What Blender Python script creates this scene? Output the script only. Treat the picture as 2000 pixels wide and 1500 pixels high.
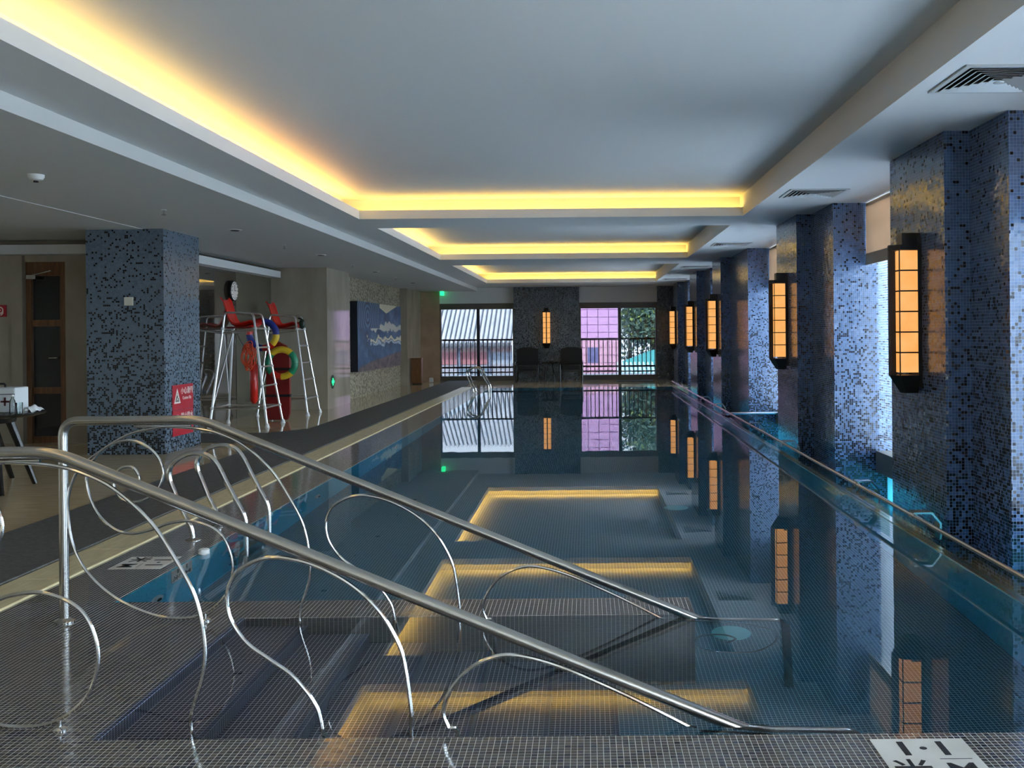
import bpy, bmesh, math, random
import numpy as np
from mathutils import Vector, Matrix
random.seed(7)
R = math.radians
PI = math.pi
for o in list(bpy.data.objects): bpy.data.objects.remove(o)
sc = bpy.context.scene
C = sc.collection

# ------------------------------------------------------------------ camera, sky, sun, exposure
cam = bpy.data.cameras.new('camera')
cam.sensor_width = 36.0; cam.lens = 1900.0 / 2000.0 * 36.0
cam.shift_x = -0.073; cam.shift_y = -0.0495
cam.clip_end = 400
co = bpy.data.objects.new('camera', cam); C.objects.link(co)
co.location = (0, 0, 1.6)
co.rotation_euler = (R(90), 0.009, 0)
sc.camera = co

w = bpy.data.worlds.new('sky'); sc.world = w; w.use_nodes = True
nt = w.node_tree; bg = nt.nodes['Background']
tc = nt.nodes.new('ShaderNodeTexCoord'); sx = nt.nodes.new('ShaderNodeSeparateXYZ')
rp = nt.nodes.new('ShaderNodeValToRGB')
nt.links.new(tc.outputs['Generated'], sx.inputs[0]); nt.links.new(sx.outputs['Z'], rp.inputs[0])
rp.color_ramp.elements[0].color = (0.76, 0.88, 1.0, 1); rp.color_ramp.elements[1].color = (0.48, 0.70, 1.0, 1)
nt.links.new(rp.outputs[0], bg.inputs[0]); bg.inputs[1].default_value = 26.0

sun = bpy.data.lights.new('sun', 'SUN'); so = bpy.data.objects.new('sun', sun); C.objects.link(so)
sun.energy = 34.0; sun.angle = R(0.6); sun.color = (1, .95, .86)
so.rotation_euler = Vector((0.35, 1.0, -1.05)).to_track_quat('-Z', 'Y').to_euler()
so.location = (0, -20, 30)

def portal(x0, y0, y1, z0, z1):
    l = bpy.data.lights.new('window_portal', 'AREA'); l.shape = 'RECTANGLE'
    l.size = y1 - y0; l.size_y = z1 - z0
    o = bpy.data.objects.new('window_portal', l); C.objects.link(o)
    o.location = (x0, (y0 + y1) / 2, (z0 + z1) / 2)
    o.rotation_euler = Matrix(((0, 0, 1), (1, 0, 0), (0, 1, 0))).to_euler()   # emits along -X, width along Y
    l.cycles.is_portal = True
BAYS = [(-4.6, 0.6), (3.0, 7.1), (9.25, 12.16), (14.75, 18.6), (22.3, 24.2), (27.15, 29.7)]
for a, b in BAYS: portal(4.2, a, b, -0.9, 3.2)

sc.view_settings.view_transform = 'Standard'; sc.view_settings.look = 'None'
sc.view_settings.exposure = 0.24; sc.view_settings.gamma = 1.0
sc.view_settings.use_curve_mapping = False
cy = sc.cycles
cy.use_denoising = True
cy.max_bounces = 14; cy.diffuse_bounces = 5; cy.glossy_bounces = 6; cy.transmission_bounces = 10; cy.transparent_max_bounces = 24
cy.sample_clamp_indirect = 8.0
cy.blur_glossy = 0.6
cy.caustics_refractive = True; cy.caustics_reflective = True

# ------------------------------------------------------------------ materials
def lin(c):
    c = c / 255.0
    return c / 12.92 if c <= 0.04045 else ((c + 0.055) / 1.055) ** 2.4
def S(r, g, b): return (lin(r), lin(g), lin(b), 1)
MATS = {}
class N:
    def __init__(s, name):
        s.m = bpy.data.materials.new(name); s.m.use_nodes = True; s.t = s.m.node_tree
        s.p = s.t.nodes['Principled BSDF']; s.out = s.t.nodes['Material Output']; MATS[name] = s.m
    def n(s, ty, **k):
        x = s.t.nodes.new('ShaderNode' + ty)
        for a, b in k.items(): setattr(x, a, b)
        return x
    def l(s, a, b): s.t.links.new(a, b)
    def set(s, sock, v):
        if hasattr(v, 'is_linked') or isinstance(v, bpy.types.NodeSocket): s.l(v, sock)
        else: sock.default_value = v
    def math(s, op, a, b=None, c=None):
        x = s.n('Math', operation=op); s.set(x.inputs[0], a)
        if b is not None: s.set(x.inputs[1], b)
        if c is not None: s.set(x.inputs[2], c)
        return x.outputs[0]
    def mix(s, f, a, b):
        x = s.n('Mix', data_type='RGBA'); s.set(x.inputs[0], f); s.set(x.inputs[6], a); s.set(x.inputs[7], b); return x.outputs[2]
    def pos(s):
        g = s.n('NewGeometry'); x = s.n('SeparateXYZ'); s.l(g.outputs['Position'], x.inputs[0]); return g, x.outputs
    def noise(s, scale, detail=3, vec=None, rough=.5):
        x = s.n('TexNoise'); x.inputs['Scale'].default_value = scale; x.inputs['Detail'].default_value = detail
        x.inputs['Roughness'].default_value = rough
        if vec is None: vec = s.n('NewGeometry').outputs['Position']
        s.l(vec, x.inputs['Vector']); return x.outputs[0]
    def ramp(s, f, stops, interp='LINEAR'):
        x = s.n('ValToRGB'); e = x.color_ramp.elements; x.color_ramp.interpolation = interp
        e[0].position, e[0].color = stops[0]; e[1].position, e[1].color = stops[1]
        for p, c in stops[2:]:
            k = e.new(p); k.color = c
        s.l(f, x.inputs[0]); return x.outputs[0]
    def bump(s, h, strength=.3, dist=.01):
        b = s.n('Bump'); b.inputs['Strength'].default_value = strength; b.inputs['Distance'].default_value = dist
        s.l(h, b.inputs['Height']); s.l(b.outputs[0], s.p.inputs['Normal'])
def plain(name, col, rough=.5, metal=0., spec=.5, coat=0.):
    k = N(name); k.p.inputs['Base Color'].default_value = col; k.p.inputs['Roughness'].default_value = rough
    k.p.inputs['Metallic'].default_value = metal; k.p.inputs['Specular IOR Level'].default_value = spec
    if coat: k.p.inputs['Coat Weight'].default_value = coat; k.p.inputs['Coat Roughness'].default_value = .05
    return k.m
def noisy(name, c0, c1, scale, rough=.5, bump=0., bd=.005, spec=.5, stretch=None, detail=4):
    k = N(name); v = None
    if stretch:
        mp = k.n('Mapping'); mp.inputs['Scale'].default_value = stretch; k.l(k.n('NewGeometry').outputs['Position'], mp.inputs[0]); v = mp.outputs[0]
    f = k.noise(scale, detail, v); k.l(k.ramp(f, [(.3, c0), (.7, c1)]), k.p.inputs['Base Color'])
    k.p.inputs['Roughness'].default_value = rough; k.p.inputs['Specular IOR Level'].default_value = spec
    if bump: k.bump(f, bump, bd)
    return k.m
def mosaic(name, cols, grout, dark=None, dlo=.5, dhi=.05, tilt=.05, rough=.12, gw=.095, p=.025, grough=.6, spec=.5):
    """square glass mosaic laid on the world grid; per-tile shade and tilt; dark tiles get denser towards the floor"""
    k = N(name); g, P = k.pos(); nx = k.n('SeparateXYZ'); k.l(g.outputs['True Normal'], nx.inputs[0])
    ax = k.math('GREATER_THAN', k.math('ABSOLUTE', nx.outputs[0]), .5); az = k.math('GREATER_THAN', k.math('ABSOLUTE', nx.outputs[2]), .5)
    def sel(f, a, b): return k.math('ADD', k.math('MULTIPLY', f, a), k.math('MULTIPLY', k.math('SUBTRACT', 1.0, f), b))
    u = k.math('DIVIDE', sel(ax, P[1], P[0]), p); v = k.math('DIVIDE', sel(az, P[1], P[2]), p)
    cu, cv = k.math('FLOOR', u), k.math('FLOOR', v)
    cb = k.n('CombineXYZ'); k.l(cu, cb.inputs[0]); k.l(cv, cb.inputs[1])
    k.l(k.math('FLOOR', k.math('ADD', k.math('MULTIPLY', ax, 31.0), k.math('MULTIPLY', az, 57.0))), cb.inputs[2])
    wn = k.n('TexWhiteNoise', noise_dimensions='3D'); k.l(cb.outputs[0], wn.inputs['Vector'])
    st = [(i / max(1, len(cols) - 1), c) for i, c in enumerate(cols)]
    col = k.ramp(wn.outputs['Value'], st)
    sp = k.n('SeparateColor'); k.l(wn.outputs['Color'], sp.inputs[0])
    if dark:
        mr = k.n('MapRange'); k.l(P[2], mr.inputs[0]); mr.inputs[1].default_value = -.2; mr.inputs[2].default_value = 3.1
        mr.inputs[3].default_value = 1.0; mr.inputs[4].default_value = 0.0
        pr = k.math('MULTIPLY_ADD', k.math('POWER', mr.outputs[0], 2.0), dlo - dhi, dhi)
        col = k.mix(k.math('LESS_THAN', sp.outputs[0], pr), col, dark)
    fu = k.math('ABSOLUTE', k.math('SUBTRACT', k.math('FRACT', u), .5)); fv = k.math('ABSOLUTE', k.math('SUBTRACT', k.math('FRACT', v), .5))
    gm = k.math('GREATER_THAN', k.math('MAXIMUM', fu, fv), .5 - gw / 2)
    if gw > 0:
        col = k.mix(gm, col, grout); k.l(k.math('MULTIPLY_ADD', gm, grough - rough, rough), k.p.inputs['Roughness'])
    else: k.p.inputs['Roughness'].default_value = rough
    k.l(col, k.p.inputs['Base Color']); k.p.inputs['Specular IOR Level'].default_value = spec
    a = k.n('VectorMath', operation='SUBTRACT'); k.l(wn.outputs['Color'], a.inputs[0]); a.inputs[1].default_value = (.5, .5, .5)
    b = k.n('VectorMath', operation='SCALE'); k.l(a.outputs[0], b.inputs[0]); b.inputs[3].default_value = tilt
    c = k.n('VectorMath', operation='ADD'); k.l(g.outputs['Normal'], c.inputs[0]); k.l(b.outputs[0], c.inputs[1])
    d = k.n('VectorMath', operation='NORMALIZE'); k.l(c.outputs[0], d.inputs[0]); k.l(d.outputs[0], k.p.inputs['Normal'])
    return k.m
def emit(name, col, strength):
    k = N(name); k.p.inputs['Base Color'].default_value = (0, 0, 0, 1); k.p.inputs['Emission Color'].default_value = col
    k.p.inputs['Emission Strength'].default_value = strength; return k.m
def pane(name, tint, gl=1.0, ior=1.45):
    k = N(name); t = k.n('BsdfTransparent'); t.inputs[0].default_value = tint; g = k.n('BsdfGlossy'); g.inputs['Roughness'].default_value = 0.0
    f = k.n('Fresnel'); f.inputs[0].default_value = ior; m = k.n('MixShader'); k.l(k.math('MULTIPLY', f.outputs[0], gl), m.inputs[0])
    k.l(t.outputs[0], m.inputs[1]); k.l(g.outputs[0], m.inputs[2]); k.l(m.outputs[0], k.out.inputs[0]); return k.m

white_paint = plain('white_paint', (.66, .66, .65, 1), .6)
left_paint = plain('left_ceiling_paint', (.58, .58, .56, 1), .6)
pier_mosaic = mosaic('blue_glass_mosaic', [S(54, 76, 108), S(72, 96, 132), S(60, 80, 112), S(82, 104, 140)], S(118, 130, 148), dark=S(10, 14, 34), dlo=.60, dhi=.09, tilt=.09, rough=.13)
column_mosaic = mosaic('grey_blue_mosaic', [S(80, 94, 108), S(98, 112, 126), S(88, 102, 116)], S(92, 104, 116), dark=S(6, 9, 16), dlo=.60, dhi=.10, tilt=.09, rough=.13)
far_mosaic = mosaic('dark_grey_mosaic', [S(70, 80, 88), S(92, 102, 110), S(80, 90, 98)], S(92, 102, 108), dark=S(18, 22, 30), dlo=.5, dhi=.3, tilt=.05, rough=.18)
slate = mosaic('slate_mosaic', [S(64, 62, 62), S(86, 82, 76), S(74, 70, 72), S(54, 54, 66)], S(208, 204, 195), tilt=.014, rough=.09)
slate_tile = mosaic('slate_tile', [S(64, 62, 62), S(90, 84, 78), S(74, 70, 72), S(52, 52, 68)], S(208, 204, 195), tilt=.014, rough=.09, gw=0)
step_mosaic = mosaic('plum_step_mosaic', [S(36, 32, 50), S(50, 44, 64), S(42, 38, 58)], S(238, 232, 240), tilt=.03, rough=.2)
nosing_mosaic = mosaic('navy_nosing_mosaic', [S(22, 28, 58), S(34, 42, 78), S(28, 34, 66)], S(150, 160, 176), tilt=.03, rough=.2)
floor_mosaic = mosaic('pool_floor_mosaic', [S(34, 80, 98), S(44, 94, 114), S(38, 86, 106)], S(206, 228, 232), tilt=.0, rough=.4)
wall_mosaic = mosaic('pool_wall_mosaic', [S(10, 172, 210), S(26, 192, 228), S(18, 180, 218)], S(120, 214, 236), tilt=.0, rough=.35)
steel = N('brushed_steel'); steel.p.inputs['Base Color'].default_value = (.5, .49, .47, 1); steel.p.inputs['Metallic'].default_value = 1; steel.p.inputs['Roughness'].default_value = .2; steel = steel.m
chrome = plain('polished_steel', (.72, .72, .72, 1), .1, 1)
alu = plain('aluminium_tube', (.75, .75, .74, 1), .3, 1)
white_plastic = plain('white_plastic', (.72, .72, .70, 1), .4)
beige_floor = noisy('beige_floor_stone', S(198, 174, 136), S(222, 200, 162), 3.0, .06, stretch=(1, 6, 1))
cream = noisy('cream_stone', S(198, 182, 142), S(222, 206, 164), 4.0, .35, .1, .002, stretch=(8, 1, 1))
def _mat():
    k = N('ribbed_grey_mat'); g, P = k.pos(); f = k.math('FRACT', k.math('DIVIDE', P[0], .03)); k.bump(f, .6, .004)
    k.l(k.ramp(k.noise(30), [(.3, S(82, 82, 80)), (.7, S(104, 103, 100))]), k.p.inputs['Base Color']); k.p.inputs['Roughness'].default_value = .8; return k.m
mat_rubber = _mat()
marble = noisy('beige_marble', S(146, 136, 120), S(168, 158, 140), 2.2, .07, stretch=(1, 1, .5))
brown_stone = noisy('brown_stone', S(158, 128, 102), S(176, 146, 116), 3.0, .5)
def _chip():
    k = N('split_stone_cladding'); v = k.n('TexVoronoi'); v.inputs['Scale'].default_value = 16; k.l(k.n('NewGeometry').outputs['Position'], v.inputs['Vector'])
    k.l(k.ramp(v.outputs['Distance'], [(.0, S(196, 186, 158)), (.75, S(104, 96, 78))]), k.p.inputs['Base Color']); k.bump(v.outputs['Distance'], -.8, .04)
    k.p.inputs['Roughness'].default_value = .7; return k.m
chip_stone = _chip()
dark_glass = plain('dark_mirror_glass', S(62, 54, 44), .03, .0, 1.0); 
dark_glass.node_tree.nodes['Principled BSDF'].inputs['IOR'].default_value = 2.0
olive_panel = plain('olive_wall_panel', S(86, 82, 66), .25)
wood = noisy('brown_wood', S(92, 58, 30), S(128, 84, 46), 6, .35, stretch=(6, 6, .6))
black_wood = plain('black_lacquer', S(14, 13, 14), .25)
door_dark = plain('dark_door_glass', S(14, 12, 11), .08)
black_metal = plain('black_iron', S(20, 16, 16), .45, .3)
lamp_glow = None
def _lamp():
    k = N('amber_lamp_sheet'); f = k.noise(9, 3); k.p.inputs['Base Color'].default_value = (.3, .15, .05, 1)
    k.l(k.ramp(f, [(.3, (1.0, .42, .10, 1)), (.7, (1.0, .50, .16, 1))]), k.p.inputs['Emission Color']); k.p.inputs['Emission Strength'].default_value = .80; k.p.inputs['Roughness'].default_value = .4; return k.m
lamp_glow = _lamp()
cove_yellow = emit('cove_light_yellow', (1.0, .62, .12, 1), 17.0)
cove_orange = emit('cove_light_orange', (1.0, .40, .05, 1), 16.0)
green_glow = emit('green_exit_light', (.02, .9, .3, 1), 1.6)
red_plastic = plain('red_plastic', S(196, 34, 22), .3)
dark_red = plain('dark_red_vinyl', S(120, 18, 16), .4)
blue_vinyl = plain('blue_vinyl', S(28, 44, 128), .4)
yellow_vinyl = plain('yellow_vinyl', S(214, 176, 36), .4)
green_vinyl = plain('green_vinyl', S(14, 124, 88), .4)
orange_cord = plain('orange_cord', S(226, 74, 30), .6)
sign_red = plain('sign_red', S(176, 22, 40), .35)
sign_white = plain('sign_white', S(225, 215, 205), .4)
ink = plain('black_ink', S(16, 15, 14), .5)
plate_stone = noisy('white_plate', S(206, 200, 190), S(224, 220, 212), 5, .35)
blind_cream = N('roller_blind_fabric'); blind_cream.p.inputs['Base Color'].default_value = S(226, 200, 176); blind_cream.p.inputs['Roughness'].default_value = .9
_t = blind_cream.n('BsdfTranslucent'); _t.inputs[0].default_value = S(226, 206, 184); _m = blind_cream.n('MixShader'); _m.inputs[0].default_value = .30
blind_cream.l(blind_cream.p.outputs[0], _m.inputs[1]); blind_cream.l(_t.outputs[0], _m.inputs[2]); blind_cream.l(_m.outputs[0], blind_cream.out.inputs[0]); blind_cream = blind_cream.m
hem_grey = plain('blind_hem', S(160, 152, 140), .9)
slat_white = plain('white_slat', (.7, .74, .78, 1), .4)
far_pane = pane('dimming_window_pane', (.222, .225, .23, 1), .6)  # deep tint added to dim the bright view outside, not the glass's own colour
clear_pane = pane('clear_window_pane', (.95, .97, .97, 1), .7)
rail_pane = pane('green_rail_pane', (.74, .86, .83, 1), .12)
bottle_pane = pane('bottle_pane', (.86, .9, .9, 1), 1.0)
def _frost():
    k = N('turquoise_frosted_glass'); t = k.n('BsdfTranslucent'); t.inputs[0].default_value = (.16, .42, .46, 1); d = k.n('BsdfDiffuse'); d.inputs[0].default_value = (.25, .7, .78, 1)
    m = k.n('MixShader'); m.inputs[0].default_value = .35; k.l(t.outputs[0], m.inputs[1]); k.l(d.outputs[0], m.inputs[2]); k.l(m.outputs[0], k.out.inputs[0]); return k.m
frost = _frost()
def _water():
    k = N('pool_water'); g = k.n('BsdfGlass'); g.inputs['IOR'].default_value = 1.36; g.inputs['Roughness'].default_value = 0.0
    g.inputs['Color'].default_value = (1, 1, 1, 1)
    mp = k.n('Mapping'); mp.inputs['Scale'].default_value = (1.0, .35, 1); k.l(k.n('NewGeometry').outputs['Position'], mp.inputs[0])
    h = k.noise(3.0, 2, mp.outputs[0]); b = k.n('Bump'); b.inputs['Strength'].default_value = .018; b.inputs['Distance'].default_value = .02
    k.l(h, b.inputs['Height']); k.l(b.outputs[0], g.inputs['Normal']); k.l(g.outputs[0], k.out.inputs[0])
    a = k.n('VolumeAbsorption'); a.inputs[0].default_value = (.25, .78, .9, 1); a.inputs[1].default_value = .26
    k.l(a.outputs[0], k.out.inputs['Volume']); return k.m
water_mat = _water()

# ------------------------------------------------------------------ mesh helpers
class MB:
    def __init__(s): s.v, s.f, s.sm = [], [], []
    def add(s, vs, fs, smooth=False):
        n = len(s.v); s.v += [tuple(map(float, v)) for v in vs]; s.f += [tuple(i + n for i in f) for f in fs]; s.sm += [smooth] * len(fs); return s
    def box(s, x0, x1, y0, y1, z0, z1):
        return s.add([(x0, y0, z0), (x1, y0, z0), (x1, y1, z0), (x0, y1, z0), (x0, y0, z1), (x1, y0, z1), (x1, y1, z1), (x0, y1, z1)],
                     [(0, 3, 2, 1), (4, 5, 6, 7), (0, 1, 5, 4), (1, 2, 6, 5), (2, 3, 7, 6), (3, 0, 4, 7)])
    def prism(s, poly, axis, a0, a1):
        """closed 2-D polygon swept along an axis; poly in the other two coordinates, cyclic order"""
        n = len(poly)
        def mk(p, a): return (a, p[0], p[1]) if axis == 'x' else ((p[0], a, p[1]) if axis == 'y' else (p[0], p[1], a))
        vs = [mk(p, a0) for p in poly] + [mk(p, a1) for p in poly]
        return s.add(vs, [tuple(range(n))[::-1], tuple(range(n, 2 * n))] + [(i, (i + 1) % n, n + (i + 1) % n, n + i) for i in range(n)])
    def tube(s, path, r, n=10, closed=False, r1=None):
        P = [Vector(p) for p in path]; m = len(P); vs = []; T = []
        for i in range(m):
            if closed: t = P[(i + 1) % m] - P[i - 1]
            else: t = P[min(i + 1, m - 1)] - P[max(i - 1, 0)]
            T.append(t.normalized())
        up = Vector((0, 0, 1)) if abs(T[0].z) < .9 else Vector((1, 0, 0))
        nrm = (up - T[0] * up.dot(T[0])).normalized()
        for i in range(m):
            nrm = (nrm - T[i] * nrm.dot(T[i])).normalized(); b = T[i].cross(nrm)
            rr = r if r1 is None else r + (r1 - r) * i / (m - 1)
            vs += [P[i] + (nrm * math.cos(2 * PI * j / n) + b * math.sin(2 * PI * j / n)) * rr for j in range(n)]
        fs = [(i * n + j, i * n + (j + 1) % n, ((i + 1) % m) * n + (j + 1) % n, ((i + 1) % m) * n + j) for i in range(m if closed else m - 1) for j in range(n)]
        s.add(vs, fs, True)
        if not closed:
            s.add(vs[:n], [tuple(range(n))[::-1]]); s.add(vs[-n:], [tuple(range(n))])
        return s
    def lathe(s, prof, c, n=20, axis=(0, 0, 1)):
        q = Vector((0, 0, 1)).rotation_difference(Vector(axis)); c = Vector(c); vs = []
        for r, z in prof: vs += [c + q @ Vector((r * math.cos(2 * PI * j / n), r * math.sin(2 * PI * j / n), z)) for j in range(n)]
        m = len(prof)
        s.add(vs, [(i * n + j, i * n + (j + 1) % n, (i + 1) * n + (j + 1) % n, (i + 1) * n + j) for i in range(m - 1) for j in range(n)], True)
        s.add(vs[:n], [tuple(range(n))[::-1]]); s.add(vs[-n:], [tuple(range(n))]); return s
    def ball(s, c, r, n=10, k=6, sc=(1, 1, 1)):
        prof = [(r * math.sin(PI * i / k) + 1e-5, -r * math.cos(PI * i / k)) for i in range(k + 1)]
        a = len(s.v); s.lathe(prof, (0, 0, 0), n)
        for i in range(a, len(s.v)):
            v = s.v[i]; s.v[i] = (v[0] * sc[0] + c[0], v[1] * sc[1] + c[1], v[2] * sc[2] + c[2])
        return s
    def bevel_box(s, x0, x1, y0, y1, z0, z1, b=.01, seg=2):
        bm = bmesh.new(); bmesh.ops.create_cube(bm, size=1)
        for v in bm.verts: v.co = ((x0 + x1) / 2 + v.co.x * (x1 - x0), (y0 + y1) / 2 + v.co.y * (y1 - y0), (z0 + z1) / 2 + v.co.z * (z1 - z0))
        bmesh.ops.bevel(bm, geom=bm.edges[:], offset=b, segments=seg, affect='EDGES', profile=.5)
        bm.verts.index_update(); s.add([v.co for v in bm.verts], [[v.index for v in f.verts] for f in bm.faces], False); bm.free(); return s
    def xf(s, M):
        s.v = [tuple(M @ Vector(v)) for v in s.v]; return s
    def build(s, name, mat, parent=None, recalc=True, **tags):
        off = Vector((0, 0, 0)); q = parent
        while q: off += q.location; q = q.parent
        me = bpy.data.meshes.new(name); me.from_pydata([(v[0] - off.x, v[1] - off.y, v[2] - off.z) for v in s.v], [], s.f)
        if recalc:
            bm = bmesh.new(); bm.from_mesh(me); bmesh.ops.remove_doubles(bm, verts=bm.verts[:], dist=1e-5)
            bmesh.ops.recalc_face_normals(bm, faces=bm.faces[:]); bm.to_mesh(me); bm.free()
            if any(s.sm): me.polygons.foreach_set('use_smooth', [True] * len(me.polygons)); me.set_sharp_from_angle(angle=R(40))
        elif any(s.sm): me.polygons.foreach_set('use_smooth', s.sm)
        me.materials.append(mat); o = bpy.data.objects.new(name, me); C.objects.link(o)
        if parent: o.parent = parent
        for a, b in tags.items(): o[a] = b
        return o
def tag(o, label, cat, group=None, kind=None):
    o['label'] = label; o['category'] = cat
    if group: o['group'] = group
    if kind: o['kind'] = kind
    return o
def thing(name, label, cat, loc, group=None):
    o = bpy.data.objects.new(name, None); C.objects.link(o); o.location = loc; o.empty_display_size = .1
    return tag(o, label, cat, group)
def struct(o, label, cat):
    o['kind'] = 'structure'; o['label'] = label; o['category'] = cat; return o
def sbox(name, mat, label, cat, *b):
    return struct(MB().box(*b).build(name, mat), label, cat)
def dup(o, loc, rz=None, label=None, group=None):
    c = o.copy(); C.objects.link(c); c.location = loc
    if rz is not None: c.rotation_euler = (0, 0, rz)
    if label: c['label'] = label
    if group: c['group'] = group
    def rec(a, b):
        for ch in list(a.children):
            d = ch.copy(); C.objects.link(d); d.parent = b; rec(ch, d)
    rec(o, c); return c
def smooth(pts, k=6, closed=False):
    P = [Vector(p) for p in pts]; out = []; n = len(P)
    for i in range(n if closed else n - 1):
        g = lambda j: P[j % n] if closed else P[max(0, min(n - 1, j))]
        a, b, c, d = g(i - 1), g(i), g(i + 1), g(i + 2)
        for t in range(k):
            t /= k; out.append(.5 * ((2 * b) + (c - a) * t + (2 * a - 5 * b + 4 * c - d) * t * t + (3 * b - a - 3 * c + d) * t ** 3))
    if not closed: out.append(P[-1])
    return out
def bend(pts, r=.06, k=6):
    """polyline with rounded corners"""
    P = [Vector(p) for p in pts]; out = [P[0]]
    for i in range(1, len(P) - 1):
        a = (P[i - 1] - P[i]); b = (P[i + 1] - P[i]); q = min(r, a.length * .45, b.length * .45)
        p0, p1 = P[i] + a.normalized() * q, P[i] + b.normalized() * q
        for t in range(k + 1):
            t /= k; out.append(p0 * (1 - t) ** 2 + P[i] * 2 * t * (1 - t) + p1 * t * t)
    return out + [P[-1]]
def text(name, s, mat, M, size, parent, extrude=.0006, align='CENTER', xs=1.0):
    cu = bpy.data.curves.new('txt', 'FONT'); cu.body = s; cu.size = size; cu.extrude = extrude; cu.offset = size * .012; cu.align_x = align; cu.align_y = 'CENTER'
    t = bpy.data.objects.new('txt', cu); C.objects.link(t)
    dg = bpy.context.evaluated_depsgraph_get(); dg.update(); me = bpy.data.meshes.new_from_object(t.evaluated_get(dg))
    bpy.data.objects.remove(t); off = Vector((0, 0, 0)); q = parent
    while q: off += q.location; q = q.parent
    me.transform(Matrix.Translation(-off) @ M @ Matrix.Diagonal((xs, 1, 1, 1))); me.materials.clear(); me.materials.append(mat); me.name = name
    o = bpy.data.objects.new(name, me); C.objects.link(o); o.parent = parent; return o
def frame(o, x, y):
    """matrix with local x,y axes along the given world vectors, at o"""
    x = Vector(x).normalized(); y = Vector(y).normalized(); z = x.cross(y)
    return Matrix.Translation(o) @ Matrix((x, y, z)).transposed().to_4x4()

# ------------------------------------------------------------------ the room shell
ZS, ZL, ZC = 3.2, 3.08, 3.5
# floor and pool basin
YP0, YP1 = 3.86, 28.9
fl = MB(); fl.box(-9.6, -3.78, -5, 33.6, -.3, 0.0); fl.box(-3.78, 3.0, 28.9, 33.6, -1.8, 0.0); fl.box(-3.78, 4.0, -5, 1.0, -.3, 0.0)
struct(fl.build('floor', beige_floor), 'polished beige stone deck around the pool', 'floor')
nd = MB().box(-3.45, 2.6, 1.0, YP0, -1.6, .0024).box(-3.45, -1.96, YP0, 5.87, -1.6, .0024).box(-1.96, .6, 5.52, 5.87, -1.6, .0024).box(-3.45, -2.88, 5.87, YP1, -1.7, .0024)
deck = struct(nd.build('floor_wet_ledge', slate), 'wet ledge of small dark mosaic tiles round the steps and along the pool', 'floor')
XS = [-1.96, -1.6, -1.25, -.91, -.56, -.2, .14, .5]
for k in range(1, 7):
    MB().box(XS[k - 1], XS[k], YP0, 5.52, -1.6, -.157 * k).build('step', step_mosaic, deck)
for k in range(7): MB().box(XS[k] - .028, XS[k] + .003, YP0, 5.52, -.157 * (k + 1) + .001, -.157 * k + (.0015 if k else .0028)).build('step_nosing', nosing_mosaic, deck)
pf = MB().add([(-2.88, YP0, -1.12), (2.53, YP0, -1.12), (2.53, YP1, -1.5), (-2.88, YP1, -1.5)], [(0, 1, 2, 3)])
struct(pf.build('floor_pool', floor_mosaic, recalc=False), 'dark teal mosaic pool bottom under the water', 'floor')
pw = MB().box(-2.89, -2.87, 5.88, YP1, -1.7, -.03).box(2.52, 2.6, YP0, YP1, -1.7, -.006).box(-2.88, 2.53, YP1 - .02, YP1 + .01, -1.7, -.006)
struct(pw.build('wall_pool', wall_mosaic), 'turquoise mosaic walls of the pool under water', 'wall')
struct(MB().box(2.53, 2.6, YP0, YP1, -.006, .004).build('trim_1', steel), 'thin steel strip on the overflow edge', 'trim')
# water (closed bodies)
water = struct(MB().box(-3.452, 2.535, 1.2, YP1 + .02, -1.9, 0.0).build('water', water_mat), 'still clear pool water mirroring the lamps and ceiling', 'water')
sbox('floor_trough', wall_mosaic, 'overflow trough floor between pool edge and pillars', 'floor', 2.6, 4.0, 1.0, YP1, -1.2, -.85)
struct(MB().box(2.602, 3.58, 1.2, YP1, -1.19, -.42).build('water_trough', water_mat), 'lower water in the overflow trough beside the pillars', 'water')
# individual tiles on the near ledge
def tile_mesh(cx, cy, z0, z1, p=.0228):
    h = p / 2; cx = np.asarray(cx); cy = np.asarray(cy); n = len(cx)
    base = np.array([(-h, -h, 0), (h, -h, 0), (h, h, 0), (-h, h, 0), (-h * .9, -h * .9, 1), (h * .9, -h * .9, 1), (h * .9, h * .9, 1), (-h * .9, h * .9, 1)])
    V = np.zeros((n, 8, 3)); V[:, :, 0] = cx[:, None] + base[None, :, 0]; V[:, :, 1] = cy[:, None] + base[None, :, 1]; V[:, :, 2] = np.where(base[None, :, 2] > 0, z1, z0)
    F = np.array([(4, 5, 6, 7), (0, 1, 5, 4), (1, 2, 6, 5), (2, 3, 7, 6), (3, 0, 4, 7)]); F = (F[None] + (np.arange(n) * 8)[:, None, None]).reshape(-1, 4)
    me = bpy.data.meshes.new('tile_field'); me.from_pydata(V.reshape(-1, 3).tolist(), [], F.tolist()); return me
P_ = .025
def cells(x0, x1, y0, y1):
    i0, i1, j0, j1 = round(x0 / P_), round(x1 / P_), round(y0 / P_), round(y1 / P_)
    return [((i + .5) * P_, (j + .5) * P_) for j in range(j0, j1) for i in range(i0, i1)]
allc = cells(-2.4, 2.5, 3.3, 3.85) + cells(-3.425, -1.975, 3.85, 5.85) + cells(-1.975, .6, 5.525, 5.85)
def onplate(c): return 1.075 < c[0] < 1.475 and 3.42 < c[1] < 3.82
allc = [c for c in allc if not onplate(c)]
near = [c for c in allc if 3.6 <= c[1] <= 3.72 and -1.8 < c[0] < 1.1]
near.sort(key=lambda c: c[1]); near = near[:300]; ns = set(near); rest = [c for c in allc if c not in ns]
me = tile_mesh([c[0] for c in rest], [c[1] for c in rest], -.0005, .003); me.materials.append(slate_tile)
o = bpy.data.objects.new('tile_field', me); C.objects.link(o); o.parent = deck; o['kind'] = 'stuff'
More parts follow.
